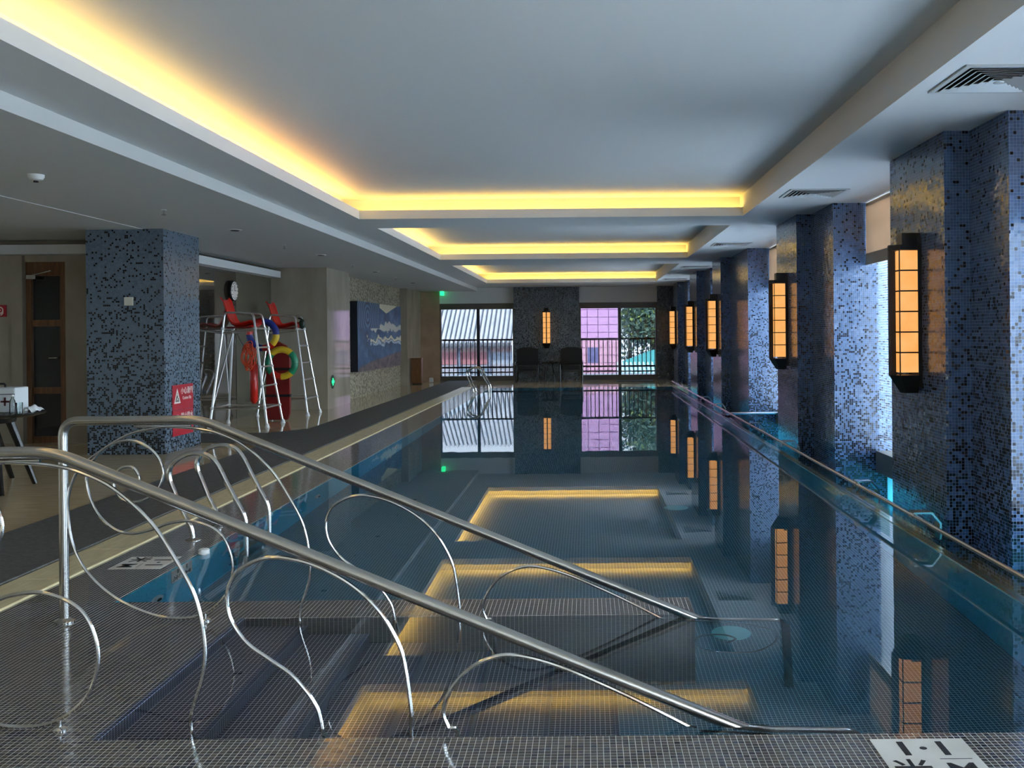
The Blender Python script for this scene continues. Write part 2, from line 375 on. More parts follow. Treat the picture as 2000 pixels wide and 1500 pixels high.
tm = tile_mesh([0], [0], -.0005, .003); tm.materials.append(slate_tile); tm.name = 'tile'
for c in near:
    o = bpy.data.objects.new('tile', tm); C.objects.link(o); o.location = (c[0], c[1], 0); o.parent = deck
# cream coping, slab by slab, and the grey mats
cope = struct(MB().box(-3.78, -3.45, 1.0, YP1 + .4, -.3, .004).build('trim_2', cream), 'cream stone coping along the left edge of the pool', 'trim')
y = 1.0
while y < YP1: MB().bevel_box(-3.778, -3.452, y + .002, min(y + .9, YP1 + .4) - .002, .0, .014, .004, 1).build('coping_slab', cream, cope); y += .9
mt = tag(MB().box(-4.75, -3.80, 1.0, 33.3, .0, .02).build('floor_mat', mat_rubber), 'long ribbed dark grey mat running beside the cream pool edge', 'mat')
tag(MB().prism([(-8.6, 15.0), (-5.25, 14.62), (-4.76, 14.1), (-4.76, 16.6), (-5.2, 15.95), (-8.6, 16.05)], 'z', .0, .018).build('floor_mat', mat_rubber), 'ribbed dark grey mat branching off behind the tiled column towards the door', 'mat')
# ceiling
XL, XR = -3.12, 2.17
cl = MB()
cl.box(-9.6, -3.76, -5, 33.6, ZL, 3.9)                        # low ceiling over the left deck
struct(cl.build('ceiling', left_paint), 'low grey ceiling over the left deck', 'ceiling')
sbox('trim_3', left_paint, 'shallow ceiling step above the tiled column', 'trim', -9.6, -6.05, -5, 14.7, 3.074, ZL)
cu_ = MB().box(-3.76, -3.40, -5, 33.6, ZS, 3.9).box(XR, 4.05, -5, 33.6, ZS, 3.9)
TR = [(-5.0, 13.4), (14.57, 20.8), (22.57, 30.5)]
for a, b in zip([t[1] + .28 for t in TR], [t[0] for t in TR[1:]] + [33.6]): cu_.box(-3.40, XR, a, b, ZS, 3.9)
cu_.box(-3.40, XR, -5, 33.6, ZC, 3.9)
for a, b in TR: cu_.box(-3.40, XL, a, b + .28, ZS, ZS + .02).box(XL, XR, b, b + .28, ZS, ZS + .02)
struct(cu_.build('ceiling_pool', white_paint), 'white coffered ceiling over the pool in three lit bays', 'ceiling')
for i, (a, b) in enumerate(TR):
    struct(MB().box(XL - .05, XL, a, b + .05, ZS + .02, ZS + .12).box(XL, XR, b, b + .05, ZS + .02, ZS + .12).build('trim_%d' % (4 + i), white_paint), 'plaster lip hiding the cove light, bay %d from the camera' % (i + 1), 'trim')
# cove light strips
def strip(label, mat, *b):
    return tag(MB().box(*b).build('cove_light_strip', mat), label, 'light strip', None)
Z0_, Z1_ = ZS + .03, ZS + .095
strip('warm yellow light strip in the left cove nearest the camera', cove_yellow, -3.36, -3.35, -4.8, 13.4, Z0_, Z1_)
strip('orange light strip at the far end of the nearest left cove', cove_orange, -3.33, -3.32, 8.4, 12.6, Z0_ + .03, Z1_ + .02)
strip('yellow light strip across the first ceiling beam', cove_yellow, XL + .05, XR - .03, 13.63, 13.64, Z0_, Z1_)
strip('yellow light strip in the left cove of the middle bay', cove_yellow, -3.36, -3.35, 14.7, 20.8, Z0_, Z1_)
strip('yellow light strip across the second ceiling beam', cove_yellow, XL + .05, XR - .03, 21.03, 21.04, Z0_, Z1_)
strip('yellow light strip in the left cove of the farthest bay', cove_yellow, -3.36, -3.35, 22.7, 30.5, Z0_, Z1_)
strip('yellow light strip across the far end of the last bay', cove_yellow, XL + .05, XR - .03, 30.73, 30.74, Z0_, Z1_)
# walls on the left
sbox('wall_back', white_paint, 'plain wall behind the camera', 'wall', -9.6, 4.0, -5.2, -5, -.3, 3.9)
sbox('wall_left', marble, 'beige stone wall at the far left beyond the table', 'wall', -9.8, -9.6, -5, 14.8, -.3, 3.9)
struct(MB().box(-9.6, -8.55, 14.8, 15.0, 0, 3.1).box(-7.93, -6.85, 14.8, 15.0, 0, 3.1).box(-8.55, -7.93, 14.8, 15.0, 2.76, 3.1).box(-8.72, -8.55, 14.74, 14.8, 0, 2.86).build('wall_door', marble), 'beige stone wall around the wooden door', 'wall')
sbox('wall_mirror', dark_glass, 'dark mirrored wall behind the lifeguard chairs', 'wall', -6.95, -6.85, 15.0, 19.0, 0, 3.1)
struct(MB().box(-6.95, -6.84, 19.0, 21.1, 0, 3.1).build('wall_panel_olive', olive_panel), 'olive brown wall panel between mirror and stone pier', 'wall')
struct(MB().box(-9.6, -6.62, 14.55, 14.8, 2.86, 3.0).box(-6.87, -6.62, 14.55, 21.08, 2.86, 3.0).build('trim_7', white_paint), 'white light pelmet above the door and mirror', 'trim')
sbox('pillar_marble', marble, 'polished beige marble pier beside the lifeguard chairs', 'pillar', -7.2, -5.63, 21.1, 23.1, 0, 3.1)
sbox('wall_stone', chip_stone, 'rough split stone wall behind the blue painting', 'wall', -6.2, -5.95, 23.1, 31.0, 0, 3.1)
sbox('pillar_end', marble, 'polished marble pier at the far left corner', 'pillar', -6.2, -5.72, 31.0, 33.5, 0, 3.1)
# far wall with windows
fw = MB().box(-6.2, -5.06, 33.5, 33.8, 0, 3.2)
struct(fw.build('wall_far_left', brown_stone), 'brown stone strip left of the far window', 'wall')
struct(MB().box(-5.06, -2.5, 33.5, 33.8, 2.66, 3.9).box(-.25, 2.42, 33.5, 33.8, 2.66, 3.9).build('wall_far_head', white_paint), 'white wall band above the far windows', 'wall')
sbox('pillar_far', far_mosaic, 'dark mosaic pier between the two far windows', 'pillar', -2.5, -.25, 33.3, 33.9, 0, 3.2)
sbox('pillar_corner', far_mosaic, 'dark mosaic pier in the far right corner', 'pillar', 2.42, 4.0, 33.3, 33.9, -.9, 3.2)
frame_m = plain('taupe_window_frame', S(92, 86, 76), .4); sash_m = plain('dark_window_mullion', S(36, 38, 46), .4)
def far_window(i, x0, x1, xm, label):
    wn = struct(MB().box(x0, x1, 33.5, 33.62, 2.46, 2.66).box(x0, x1, 33.5, 33.62, 0.0, .16).box(x0, x0 + .05, 33.5, 33.62, .16, 2.46).box(x1 - .05, x1, 33.5, 33.62, .16, 2.46).build('window_%d' % i, frame_m), label, 'window')
    MB().box(xm - .05, xm + .05, 33.5, 33.62, .16, 2.46).build('mullion', sash_m, wn)
    MB().box(x0 + .05, xm - .05, 33.56, 33.57, .16, 2.46).build('pane', far_pane, wn); MB().box(xm + .05, x1 - .05, 33.56, 33.57, .16, 2.46).build('pane', far_pane, wn)
far_window(1, -5.06, -2.5, -3.74, 'far window looking onto the tiled roof')
far_window(2, -.25, 2.42, 1.13, 'far window looking onto the pink wall and trees')
# piers on the right: (wide near, wide far, pilaster near, pilaster far)
PIERS = [(.6, 3.0, 1.5, 2.9), (7.1, 9.25, 7.81, 9.2), (12.16, 14.75, 13.31, 14.7), (18.6, 22.3, 20.86, 22.22), (24.2, 27.15, 25.44, 27.08), (29.7, 33.3, 30.76, 32.2)]
ORD = ['behind the view', 'nearest the camera', 'second from the camera', 'third from the camera', 'fourth from the camera', 'farthest of the row']
for k, (a, b, c, d) in enumerate(PIERS):
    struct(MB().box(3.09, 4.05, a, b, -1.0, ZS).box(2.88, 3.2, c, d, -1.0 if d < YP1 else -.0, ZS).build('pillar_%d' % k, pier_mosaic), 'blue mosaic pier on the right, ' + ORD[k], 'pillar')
wn_n = 3
SLN = [('on the bay behind the view', 'x'), ('in the bay beside the camera', 'x'), ('between the nearest and second blue piers', 'x'), ('between the second and third blue piers', 'x'), ('between the third and fourth blue piers', 'x'), ('between the two farthest blue piers', 'x')]
slat_me = {}
for k, (a, b) in enumerate(BAYS):
    wn = struct(MB().box(3.6, 4.0, a, b, -.16, .1).box(3.72, 3.8, a, b, -1.1, -.95).box(3.72, 3.8, (a + b) / 2 - .03, (a + b) / 2 + .03, .1, 3.2).build('window_%d' % wn_n, frame_m), 'window ' + SLN[k][0] + ' with pale sill', 'window'); wn_n += 1
    MB().box(3.755, 3.765, a, b, .1, 3.2).build('pane', clear_pane, wn)
    MB().box(3.74, 3.76, a, b, -.95, -.16).build('frosted_pane', frost, wn)
    rb = thing('roller_blind', 'cream roller blind half down ' + SLN[k][0], 'blind', (3.5, (a + b) / 2, 3.15))
    MB().box(3.498, 3.502, a + .01, b - .01, 2.56, 3.19).build('fabric', blind_cream, rb); MB().box(3.492, 3.508, a + .01, b - .01, 2.42, 2.56).build('hem_band', hem_grey, rb, label='grey band along the blind hem')
    MB().tube([(3.52, a + .02, 3.16), (3.52, b - .02, 3.16)], .022).build('roller', white_plastic, rb)
    if k == 0: continue
    vb = thing('venetian_blind', 'white slatted blind letting daylight through ' + SLN[k][0], 'blind', (3.64, (a + b) / 2, .13))
    MB().box(3.62, 3.66, a + .02, b - .02, 2.9, 2.95).build('head_rail', white_plastic, vb)
    L = b - a - .04; zz = [.13 + .03 * i for i in range(92)]
    def slatm(L):
        m = MB().add([(-.012, -L / 2, .0055), (0, -L / 2, .001), (.012, -L / 2, -.0055), (-.012, L / 2, .0055), (0, L / 2, .001), (.012, L / 2, -.0055)], [(0, 1, 4, 3), (1, 2, 5, 4)]); return m
    if k in (2, 3):
        sm_ = None
        for z in zz:
            if sm_ is None:
                mm = slatm(L); sm_ = bpy.data.meshes.new('slat'); sm_.from_pydata(mm.v, [], mm.f); sm_.materials.append(slat_white)
            o = bpy.data.objects.new('slat', sm_); C.objects.link(o); o.parent = vb; o.location = (0, 0, z - .13)
    else:
        mm = MB()
        for z in zz:
            q = slatm(L); mm.add([(v[0] + 3.64, v[1] + (a + b) / 2, v[2] + z) for v in q.v], q.f)
        mm.build('slats', slat_white, vb, recalc=False, kind='stuff')
# left mosaic column
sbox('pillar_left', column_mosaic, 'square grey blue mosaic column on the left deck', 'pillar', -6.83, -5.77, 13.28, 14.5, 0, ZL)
# door
dr = struct(MB().box(-8.55, -8.47, 14.84, 14.95, 0, 2.76).box(-8.01, -7.93, 14.80, 14.95, 0, 2.76).box(-8.47, -8.01, 14.84, 14.95, 2.55, 2.76).build('door_1', wood), 'dark glazed wooden door left of the tiled column', 'door')
MB().box(-8.47, -8.01, 14.9, 14.93, .1, 2.55).build('door_pane', door_dark, dr)
for z in (.0, .75, 1.78): MB().box(-8.47, -8.01, 14.87, 14.94, z, z + .1).build('door_rail', wood, dr)
MB().tube(bend([(-8.05, 14.9, 1.3), (-8.05, 14.77, 1.3), (-8.17, 14.77, 1.3)], .03), .012).build('handle', steel, dr)
MB().box(-8.5, -8.36, 14.76, 14.82, 2.5, 2.56).tube([(-8.4, 14.76, 2.56), (-8.1, 14.72, 2.62)], .01).build('door_closer', steel, dr)

# ------------------------------------------------------------------ handrails into the pool
RAIL_A = [(-2.23, 1.10), (-2.34, 1.099), (-2.437, 1.088), (-2.599, 1.045), (-2.792, .925), (-2.873, .845), (-2.919, .731), (-2.926, .61), (-2.897, .428), (-2.808, .266), (-2.658, .134), (-2.457, .041), (-2.296, .018), (-2.155, .05), (-2.043, .149), (-2.001, .299), (-2.035, .441), (-2.11, .522), (-2.231, .564), (-2.352, .554), (-2.453, .52), (-2.564, .498), (-2.664, .522), (-2.764, .619), (-2.818, .77), (-2.797, .886), (-2.711, .981), (-2.599, 1.02), (-2.499, .999), (-2.419, .928), (-2.387, .837), (-2.41, .757), (-2.461, .702), (-2.552, .672), (-2.618, .692), (-2.662, .749), (-2.662, .820), (-2.621, .866), (-2.560, .868), (-2.526, .823), (-2.523, .793)]
RAIL_B = [(-2.55, 1.10), (-2.393, 1.098), (-2.247, 1.09), (-2.145, 1.075), (-2.066, 1.052), (-1.956, 1.0), (-1.849, .916), (-1.762, .822), (-1.688, .704), (-1.62, .581), (-1.588, .485), (-1.57, .376), (-1.567, .29), (-1.58, .2), (-1.61, .11), (-1.627, .039), (-1.622, -.03), (-1.60, -.15)]
RAIL_C = [(-1.07, -.30), (-1.085, -.06), (-1.103, .059), (-1.129, .116), (-1.165, .166), (-1.217, .223), (-1.304, .285), (-1.385, .343), (-1.436, .406), (-1.467, .469), (-1.475, .540), (-1.461, .598), (-1.426, .647), (-1.357, .685), (-1.285, .70), (-1.213, .692), (-1.138, .672), (-1.063, .640), (-.982, .593), (-.908, .533), (-.846, .463), (-.803, .394), (-.766, .312), (-.748, .225), (-.736, .137), (-.728, .056), (-.731, -.03), (-.74, -.45)]
RAIL_D = [(-.52, -.6), (-.54, -.06), (-.578, .002), (-.598, .064), (-.575, .14), (-.505, .228), (-.4, .283), (-.295, .291), (-.129, .247), (.1, .148), (.286, .056), (.43, -.02)]
RAIL_E = [(.45, -.06), (.8, -.12), (1.02, -.25), (1.05, -.45), (.93, -.62), (.72, -.62), (.6, -.5), (.62, -.36), (.74, -.33), (.82, -.40), (.78, -.47)]
def handrail(Y, label):
    t = thing('pool_handrail', label, 'handrail', (-2.95, Y, 0), 'steel handrails with scroll work')
    MB().tube(bend([(-2.95, Y, -.02), (-2.95, Y, 1.134), (-2.172, Y, 1.134), (.69, Y, -.045), (1.1, Y, -.07), (1.12, Y, -1.13)], .09, 7), .0255, 14).build('rail', steel, t)
    for nm, pts in (('scroll', RAIL_A), ('scroll', RAIL_B), ('scroll', RAIL_C), ('scroll', RAIL_D), ('scroll', RAIL_E)):
        MB().tube(smooth([(a, Y, b) for a, b in pts], 5), .0085, 8).build(nm, chrome, t)
    MB().lathe([(.055, -.012), (.055, .012), (.035, .022), (.03, .03)], (-2.95, Y, 0)).build('flange', steel, t)
    MB().tube([(-2.16, Y, .045), (-2.16, Y, -.01)], .008).lathe([(.03, -.012), (.03, .01), (.015, .02)], (-2.16, Y, 0)).build('foot_stud', chrome, t)
    for x, z in ((-1.624, -.02), (-1.085, -.06), (-.733, -.06), (-.545, -.04)): MB().ball((x, Y, z), .014).build('collar', chrome, t)
    return t
handrail(5.47, 'farther steel handrail with spiral scrolls, its post standing on the wet ledge')
handrail(3.96, 'nearer steel handrail sloping into the water across the foreground')
# ladders
def ladder(x0, Y, label):
    t = thing('pool_ladder', label, 'ladder', (-3.11, Y, 0), 'pool ladders on the left edge')
    prof = [(-3.11, -.01), (-3.125, .1), (-3.19, .226), (-3.25, .377), (-3.292, .49), (-3.285, .57), (-3.235, .63), (-3.157, .672), (-3.06, .684), (-2.97, .655), (-2.906, .58), (-2.842, .45), (-2.768, .31), (-2.715, .21), (-2.695, .13), (-2.692, .02), (-2.70, -.3), (-2.74, -.5), (-2.76, -1.1)]
    for dy in (0, .55):
        MB().tube(smooth([(a, Y + dy, b) for a, b in prof], 4), .02, 12).build('grab_rail', chrome, t)
        MB().lathe([(.06, -.012), (.06, .006), (.035, .016), (.026, .02)], (-3.11, Y + dy, 0)).build('flange', steel, t)
    for z in (-.3, -.58, -.86): MB().box(-2.83, -2.68, Y, Y + .55, z - .02, z + .01).build('tread', steel, t)
    return t
ladder(0, 7.65, 'steel pool ladder on the left edge just beyond the handrails')
dup(bpy.data.objects['pool_ladder'], (-3.11, 26.6, 0), label='steel pool ladder far away near the end of the pool')
# low rail on the overflow edge
er = thing('edge_rail', 'low steel rail with glass along the right overflow edge', 'rail', (2.5, 4, 0))
MB().tube([(2.5, 3.4, .172), (2.5, 28.6, .172)], .0165, 12).build('rail', steel, er)
for Y in (4.6, 7.49, 9.06, 12.43, 14.9, 19.0, 21.1, 25.2, 27.2):
    m = MB(); m.prism([(2.49, .208), (2.63, .208), (2.70, .125), (2.70, .0), (2.685, .0), (2.685, .12), (2.622, .194), (2.49, .194)], 'y', Y - .055, Y + .055)
    m.lathe([(.024, -.03), (.024, .03)], (2.5, Y, .172), 12, (0, 1, 0)); m.build('bracket', steel, er)
for a, b in ((3.5, 8.2), (8.3, 13.6), (13.7, 16.9), (17.0, 20.0), (20.1, 23.1), (23.2, 26.1), (26.2, 28.5)): MB().box(2.562, 2.57, a, b, .004, .155).build('glass_panel', rail_pane, er)
tag(MB().tube([(2.62, 18.4, .06), (3.6, 18.4, .06)], .03).build('trough_bar', chrome), 'bright steel bar across the trough beside the third blue pier', 'bar')

# ------------------------------------------------------------------ wall lamps
def sconce(label):
    """built on the nearest pier, projecting to -X"""
    Yc, X0, zb = 8.45, 2.88, 1.06
    t = thing('wall_lamp', label, 'lamp', (X0, Yc, zb), 'dark framed amber wall lamps')
    z0, z1 = 1.235, 2.29; n = 6; hw = .125; d0, d1, dc = .035, .2, .25
    MB().box(X0 - .03, X0, Yc - .10, Yc + .10, zb + .05, 2.40).build('back_plate', black_metal, t)
    for s in (-1, 1):
        MB().box(X0 - d0 - .010, X0 - d0 + .014, Yc + s * hw - .008, Yc + s * hw + .008, z0 - .03, z1 + .02).build('frame_post', black_metal, t)
        MB().box(X0 - d1 - .004, X0 - d1 + .004, Yc + s * hw - .005, Yc + s * hw + .005, z0 - .03, z1 + .02).build('frame_post', black_metal, t)
    MB().box(X0 - dc - .006, X0 - d1 + .004, Yc - .017, Yc + .017, z0 - .03, z1 + .05).build('front_post', black_metal, t)
    pl = [(X0 - .03, Yc - hw - .012), (X0 - d1, Yc - hw - .012), (X0 - dc - .01, Yc), (X0 - d1, Yc + hw + .012), (X0 - .03, Yc + hw + .012)]
    MB().prism(pl, 'z', z1, z1 + .045).build('top_plate', black_metal, t)
    MB().box(X0 - .16, X0, Yc - .075, Yc + .075, z1 + .045, 2.44).build('top_cap', black_metal, t)
    lo = [(X0 - .03, Yc - .08), (X0 - .13, Yc - .08), (X0 - .16, Yc), (X0 - .13, Yc + .08), (X0 - .03, Yc + .08)]
    m = MB(); k = len(pl); m.add([(p[0], p[1], z0 - .02) for p in pl] + [(p[0], p[1], zb) for p in lo], [tuple(range(k)), tuple(range(2 * k - 1, k - 1, -1))] + [(i, (i + 1) % k, k + (i + 1) % k, k + i) for i in range(k)]); m.build('bottom_cap', black_metal, t)
    h = (z1 - z0) / n
    for i in range(n):
        a, b = z0 + i * h + .005, z0 + (i + 1) * h - .005
        for s in (-1, 1):
            MB().box(X0 - d1 + .005, X0 - d0, Yc + s * hw - .004, Yc + s * hw + .004, a, b).build('side_pane', lamp_glow, t)
            MB().box(X0 - d1, X0 - d1 + .006, min(Yc + s * .015, Yc + s * (hw - .005)), max(Yc + s * .015, Yc + s * (hw - .005)), a, b).build('front_pane', lamp_glow, t)
    for i in range(1, n):
        z = z0 + i * h; e = hw + .006
        MB().prism([(X0 - d0, Yc - e), (X0 - d1 - .004, Yc - e), (X0 - d1 - .004, Yc + e), (X0 - d0, Yc + e), (X0 - d0, Yc + hw - .008), (X0 - d1 + .012, Yc + hw - .008), (X0 - d1 + .012, Yc - hw + .008), (X0 - d0, Yc - hw + .008)], 'z', z - .006, z + .006).build('glazing_bar', black_metal, t)
    return t
s0 = sconce('amber wall lamp on the nearest blue pier at right')
for Y, nm in ((14.0, 'second blue pier from the camera'), (21.5, 'third blue pier from the camera'), (26.2, 'fourth blue pier from the camera'), (31.5, 'farthest blue pier of the right row')):
    dup(s0, (2.88, Y, 1.06), label='amber wall lamp on the ' + nm)
dup(s0, (-1.37, 33.3, 1.10), R(90), 'amber wall lamp on the dark pier between the far windows')

# ------------------------------------------------------------------ ceiling fittings
vent_m = plain('vent_aluminium', (.55, .56, .55, 1), .4, .2); vent_d = plain('vent_dark', S(16, 16, 18), .7)
def vent(xc, yc, label):
    t = thing('ceiling_vent', label, 'vent', (xc, yc, ZS), 'square ceiling vents over the right pool edge'); h = .335
    MB().box(xc - h + .03, xc + h - .03, yc - h + .03, yc + h - .03, ZS - .002, ZS + .001).build('duct_opening', vent_d, t)
    m = MB()
    for a, b, c, d in ((-h, h, -h, -h + .035), (-h, h, h - .035, h), (-h, -h + .035, -h + .035, h - .035), (h - .035, h, -h + .035, h - .035)): m.box(xc + a, xc + b, yc + c, yc + d, ZS - .012, ZS)
    m.build('rim', vent_m, t)
    for i in range(6):
        r0 = h - .05 - i * .045; r1 = r0 - .03; z0, z1 = ZS - .008, ZS - .03
        if r1 < .02: break
        vs = [(xc + a * r1, yc + b * r1, z1 + .026) for a, b in ((-1, -1), (1, -1), (1, 1), (-1, 1))] + [(xc + a * r0, yc + b * r0, z1 + .012) for a, b in ((-1, -1), (1, -1), (1, 1), (-1, 1))]
        vs += [(v[0], v[1], v[2] + .002) for v in vs]
        MB().add(vs, [(j, (j + 1) % 4, 4 + (j + 1) % 4, 4 + j) for j in range(4)] + [(8 + j, 12 + j, 12 + (j + 1) % 4, 8 + (j + 1) % 4) for j in range(4)] + [(4 + j, 4 + (j + 1) % 4, 12 + (j + 1) % 4, 12 + j) for j in range(4)] + [(j, 8 + j, 8 + (j + 1) % 4, (j + 1) % 4) for j in range(4)]).build('louver', vent_m, t)
    MB().lathe([(.03, 0), (.035, .006)], (xc, yc, ZS - .03), 12).build('centre_knob', vent_m, t)
    return t
v0 = vent(2.64, 6.2, 'square louvred vent in the top right corner, nearest the camera')
for Y, nm in ((11.26, 'above the gap between the first two blue piers'), (17.7, 'just before the third blue pier'), (23.7, 'between the third and fourth blue piers'), (29.1, 'just before the farthest blue pier')):
    dup(v0, (2.64, Y, ZS), label='square ceiling vent ' + nm)
tdet = thing('smoke_detector', 'white smoke detector on the low ceiling at far left', 'detector', (-4.97, 8.8, ZL))
MB().lathe([(.02, -.055), (.055, -.045), (.07, -.02), (.07, 0)], (-4.97, 8.8, ZL)).build('body', white_plastic, tdet); MB().lathe([(.022, -.07), (.02, -.05)], (-4.97, 8.8, ZL)).build('sensor_head', vent_d, tdet)
def sprinkler(x, Y, label):
    t = thing('sprinkler', label, 'sprinkler', (x, Y, ZL), 'ceiling sprinklers')
    MB().lathe([(.035, -.006), (.03, 0)], (x, Y, ZL), 14).build('escutcheon', white_plastic, t); MB().tube([(x, Y, ZL), (x, Y, ZL - .05)], .01).build('stem', chrome, t)
    MB().lathe([(.028, -.062), (.028, -.056), (.008, -.05)], (x, Y, ZL), 12).build('deflector', chrome, t); return t
s_ = sprinkler(-4.9, 11.3, 'small sprinkler head on the low ceiling, nearest in front of the tiled column')
for x, Y, nm in ((-4.9, 15.8, 'just beyond the tiled column'), (-4.9, 20.4, 'in front of the marble pier'), (-4.9, 25.0, 'level with the blue painting')): dup(s_, (x, Y, ZL), label='small sprinkler head on the low ceiling ' + nm)
def downlight(x, Y, label):
    t = thing('downlight', label, 'light', (x, Y, ZL), 'unlit recessed downlights')
    MB().lathe([(.085, -.01), (.095, -.004), (.095, 0)], (x, Y, ZL), 18).build('ring', white_plastic, t); MB().lathe([(.055, -.016), (.065, -.008)], (x, Y, ZL), 14).build('lens', vent_d, t); return t
d_ = downlight(-4.87, 13.5, 'unlit round downlight on the low ceiling above the tiled column side')
for x, Y, nm in ((-4.85, 17.8, 'above the nearer lifeguard chair'), (-4.9, 22.6, 'beside the marble pier'), (-4.9, 27.5, 'beside the blue painting')): dup(d_, (x, Y, ZL), label='unlit round downlight on the low ceiling ' + nm)
ex = thing('exit_sign', 'small hanging green exit sign by the far left window', 'sign', (-4.95, 33.3, 3.0))
MB().bevel_box(-5.0, -4.89, 33.2, 33.44, 2.94, 3.1, .008, 1).build('sign_box', green_glow, ex); MB().tube([(-4.95, 33.31, 3.1), (-4.95, 33.31, 3.2)], .01).build('hanger', steel, ex)
e2 = thing('exit_marker', 'round green glowing exit marker low on the marble pier', 'sign', (-5.63, 21.5, .58))
MB().lathe([(.15, 0), (.15, .012)], (-5.63, 21.5, .58), 24, (1, 0, 0)).build('disc', plain('dark_green', S(8, 60, 34), .4), e2)
MB().box(-5.618, -5.612, 21.47, 21.53, .50, .66).box(-5.618, -5.612, 21.40, 21.60, .55, .61).build('running_figure', green_glow, e2)

# ------------------------------------------------------------------ left deck things
tm_ = thing('thermostat', 'small cream square control box on the front of the tiled column', 'switch', (-6.24, 13.28, 2.09))
MB().bevel_box(-6.298, -6.182, 13.245, 13.28, 2.035, 2.15, .006).build('cover', plain('cream_plastic', S(206, 200, 182), .4), tm_)
# caution sign on the column side (faces +X)
cs = thing('caution_sign', 'red warning sign with white writing on the side of the tiled column', 'sign', (-5.77, 13.87, .57))
MB().box(-5.77, -5.762, 13.52, 14.22, .575, .925).build('upper_panel', sign_red, cs); MB().box(-5.77, -5.762, 13.52, 14.22, .21, .57).build('lower_panel', sign_red, cs)
def on_col(y, z): return frame((-5.7615, y, z), (0, 1, 0), (0, 0, 1))
m = MB(); a = (13.66, .78)
def ring_poly(mb, outer, inner, x0, x1):
    n = len(outer); vs = [(x1, p[0], p[1]) for p in outer] + [(x1, p[0], p[1]) for p in inner]; mb.add(vs, [(i, (i + 1) % n, n + (i + 1) % n, n + i) for i in range(n)])
MB().prism([(13.56, .665), (13.78, .665), (13.67, .875)], 'x', -5.762, -5.760).build('warning_triangle', sign_white, cs)
MB().prism([(13.605, .69), (13.735, .69), (13.67, .82)], 'x', -5.760, -5.7595).build('triangle_field', ink, cs)
m = MB(); m.tube([(-5.7594, 13.64, .70), (-5.7594, 13.66, .735), (-5.7594, 13.69, .75), (-5.7594, 13.67, .77)], .007, 6).tube([(-5.7594, 13.66, .735), (-5.7594, 13.70, .705)], .006, 6).ball((-5.7594, 13.665, .785), .011); m.build('slipping_figure', sign_white, cs)
text('lettering', '小心滑倒', sign_white, on_col(14.0, .83), .105, cs); text('lettering', 'Caution Slip', sign_white, on_col(14.0, .73), .062, cs)
m = MB(); cyy, czz = 13.67, .41
m.tube([(-5.760, cyy + .085 * math.cos(t * PI / 12), czz + .085 * math.sin(t * PI / 12)) for t in range(24)], .012, 6, True).tube([(-5.760, cyy - .06, czz + .06), (-5.760, cyy + .06, czz - .06)], .009, 6); m.build('prohibition_ring', sign_white, cs)
text('lettering', '禁止跳水', sign_white, on_col(14.0, .47), .105, cs); text('lettering', 'No Diving', sign_white, on_col(14.0, .36), .062, cs)
# hose sign on far left wall
hs = thing('hose_sign', 'red fire hose sign with a white coil on the wall left of the door', 'sign', (-8.9, 14.74, 2.02))
MB().box(-9.0, -8.82, 14.78, 14.8, 1.93, 2.11).build('panel', sign_red, hs)
MB().tube([(-8.91 + .045 * math.cos(t * PI / 10), 14.776, 2.03 + .045 * math.sin(t * PI / 10)) for t in range(20)], .009, 6, True).tube(smooth([(-8.866, 14.776, 2.03), (-8.868, 14.776, 1.98), (-8.90, 14.776, 1.955)]), .009, 6).ball((-8.91, 14.776, 2.03), .014).build('hose_symbol', sign_white, hs)
# oval side table
tb = thing('side_table', 'black oval side table with splayed legs at the left edge', 'table', (-6.55, 10.4, 0))
m = MB().lathe([(.60, .765), (.68, .785), (.70, .80), (.69, .805)], (0, 0, 0), 40); m.xf(Matrix.Translation((-6.55, 10.4, 0)) @ Matrix.Diagonal((1, .85, 1, 1))); m.build('tabletop', black_wood, tb)
MB().lathe([(.38, .70), (.40, .765)], (-6.55, 10.4, 0), 24).build('apron', black_wood, tb)
for x1, y1, x0, y0 in ((-5.95, 9.87, -6.2, 10.15), (-6.08, 10.7, -6.28, 10.55), (-6.6, 11.15, -6.6, 10.75), (-7.05, 10.1, -6.85, 10.25)): MB().tube([(x0, y0, .74), (x1, y1, 0)], .045, 8, r1=.026).build('leg', black_wood, tb)
fb = thing('first_aid_box', 'white first aid case with a dark cross on the black table', 'box', (-6.4, 10.52, .805))
MB().bevel_box(-6.70, -6.12, 10.40, 10.66, .807, 1.075, .012).build('case', plain('case_white', S(206, 210, 212), .35), fb)
MB().box(-6.70, -6.12, 10.396, 10.40, 1.0, 1.008).build('lid_seam', vent_d, fb)
MB().box(-6.235, -6.215, 10.395, 10.40, .88, .97).box(-6.27, -6.18, 10.395, 10.40, .915, .935).build('cross', plain('cross_maroon', S(70, 18, 24), .5), fb)
text('lettering', '急救', vent_d, frame((-6.38, 10.398, .925), (1, 0, 0), (0, 0, 1)), .07, fb)
MB().tube(bend([(-6.5, 10.53, 1.072), (-6.5, 10.53, 1.11), (-6.3, 10.53, 1.11), (-6.3, 10.53, 1.072)], .02), .01, 8).build('handle', vent_d, fb)
bt = thing('bottle', 'clear bottle standing in front of the first aid case', 'bottle', (-6.04, 10.22, .805))
MB().lathe([(.027, .0), (.03, .01), (.03, .11), (.027, .14), (.012, .165), (.011, .185)], (-6.04, 10.22, .805), 16).build('body', bottle_pane, bt); MB().lathe([(.014, .185), (.014, .205)], (-6.04, 10.22, .805), 12).build('cap', white_plastic, bt)
gs = tag(MB().lathe([(.03, 0), (.034, .12), (.031, .12), (.027, .006)], (-5.985, 10.25, .805), 18).build('drinking_glass', bottle_pane), 'clear tumbler beside the bottle on the black table', 'glass')
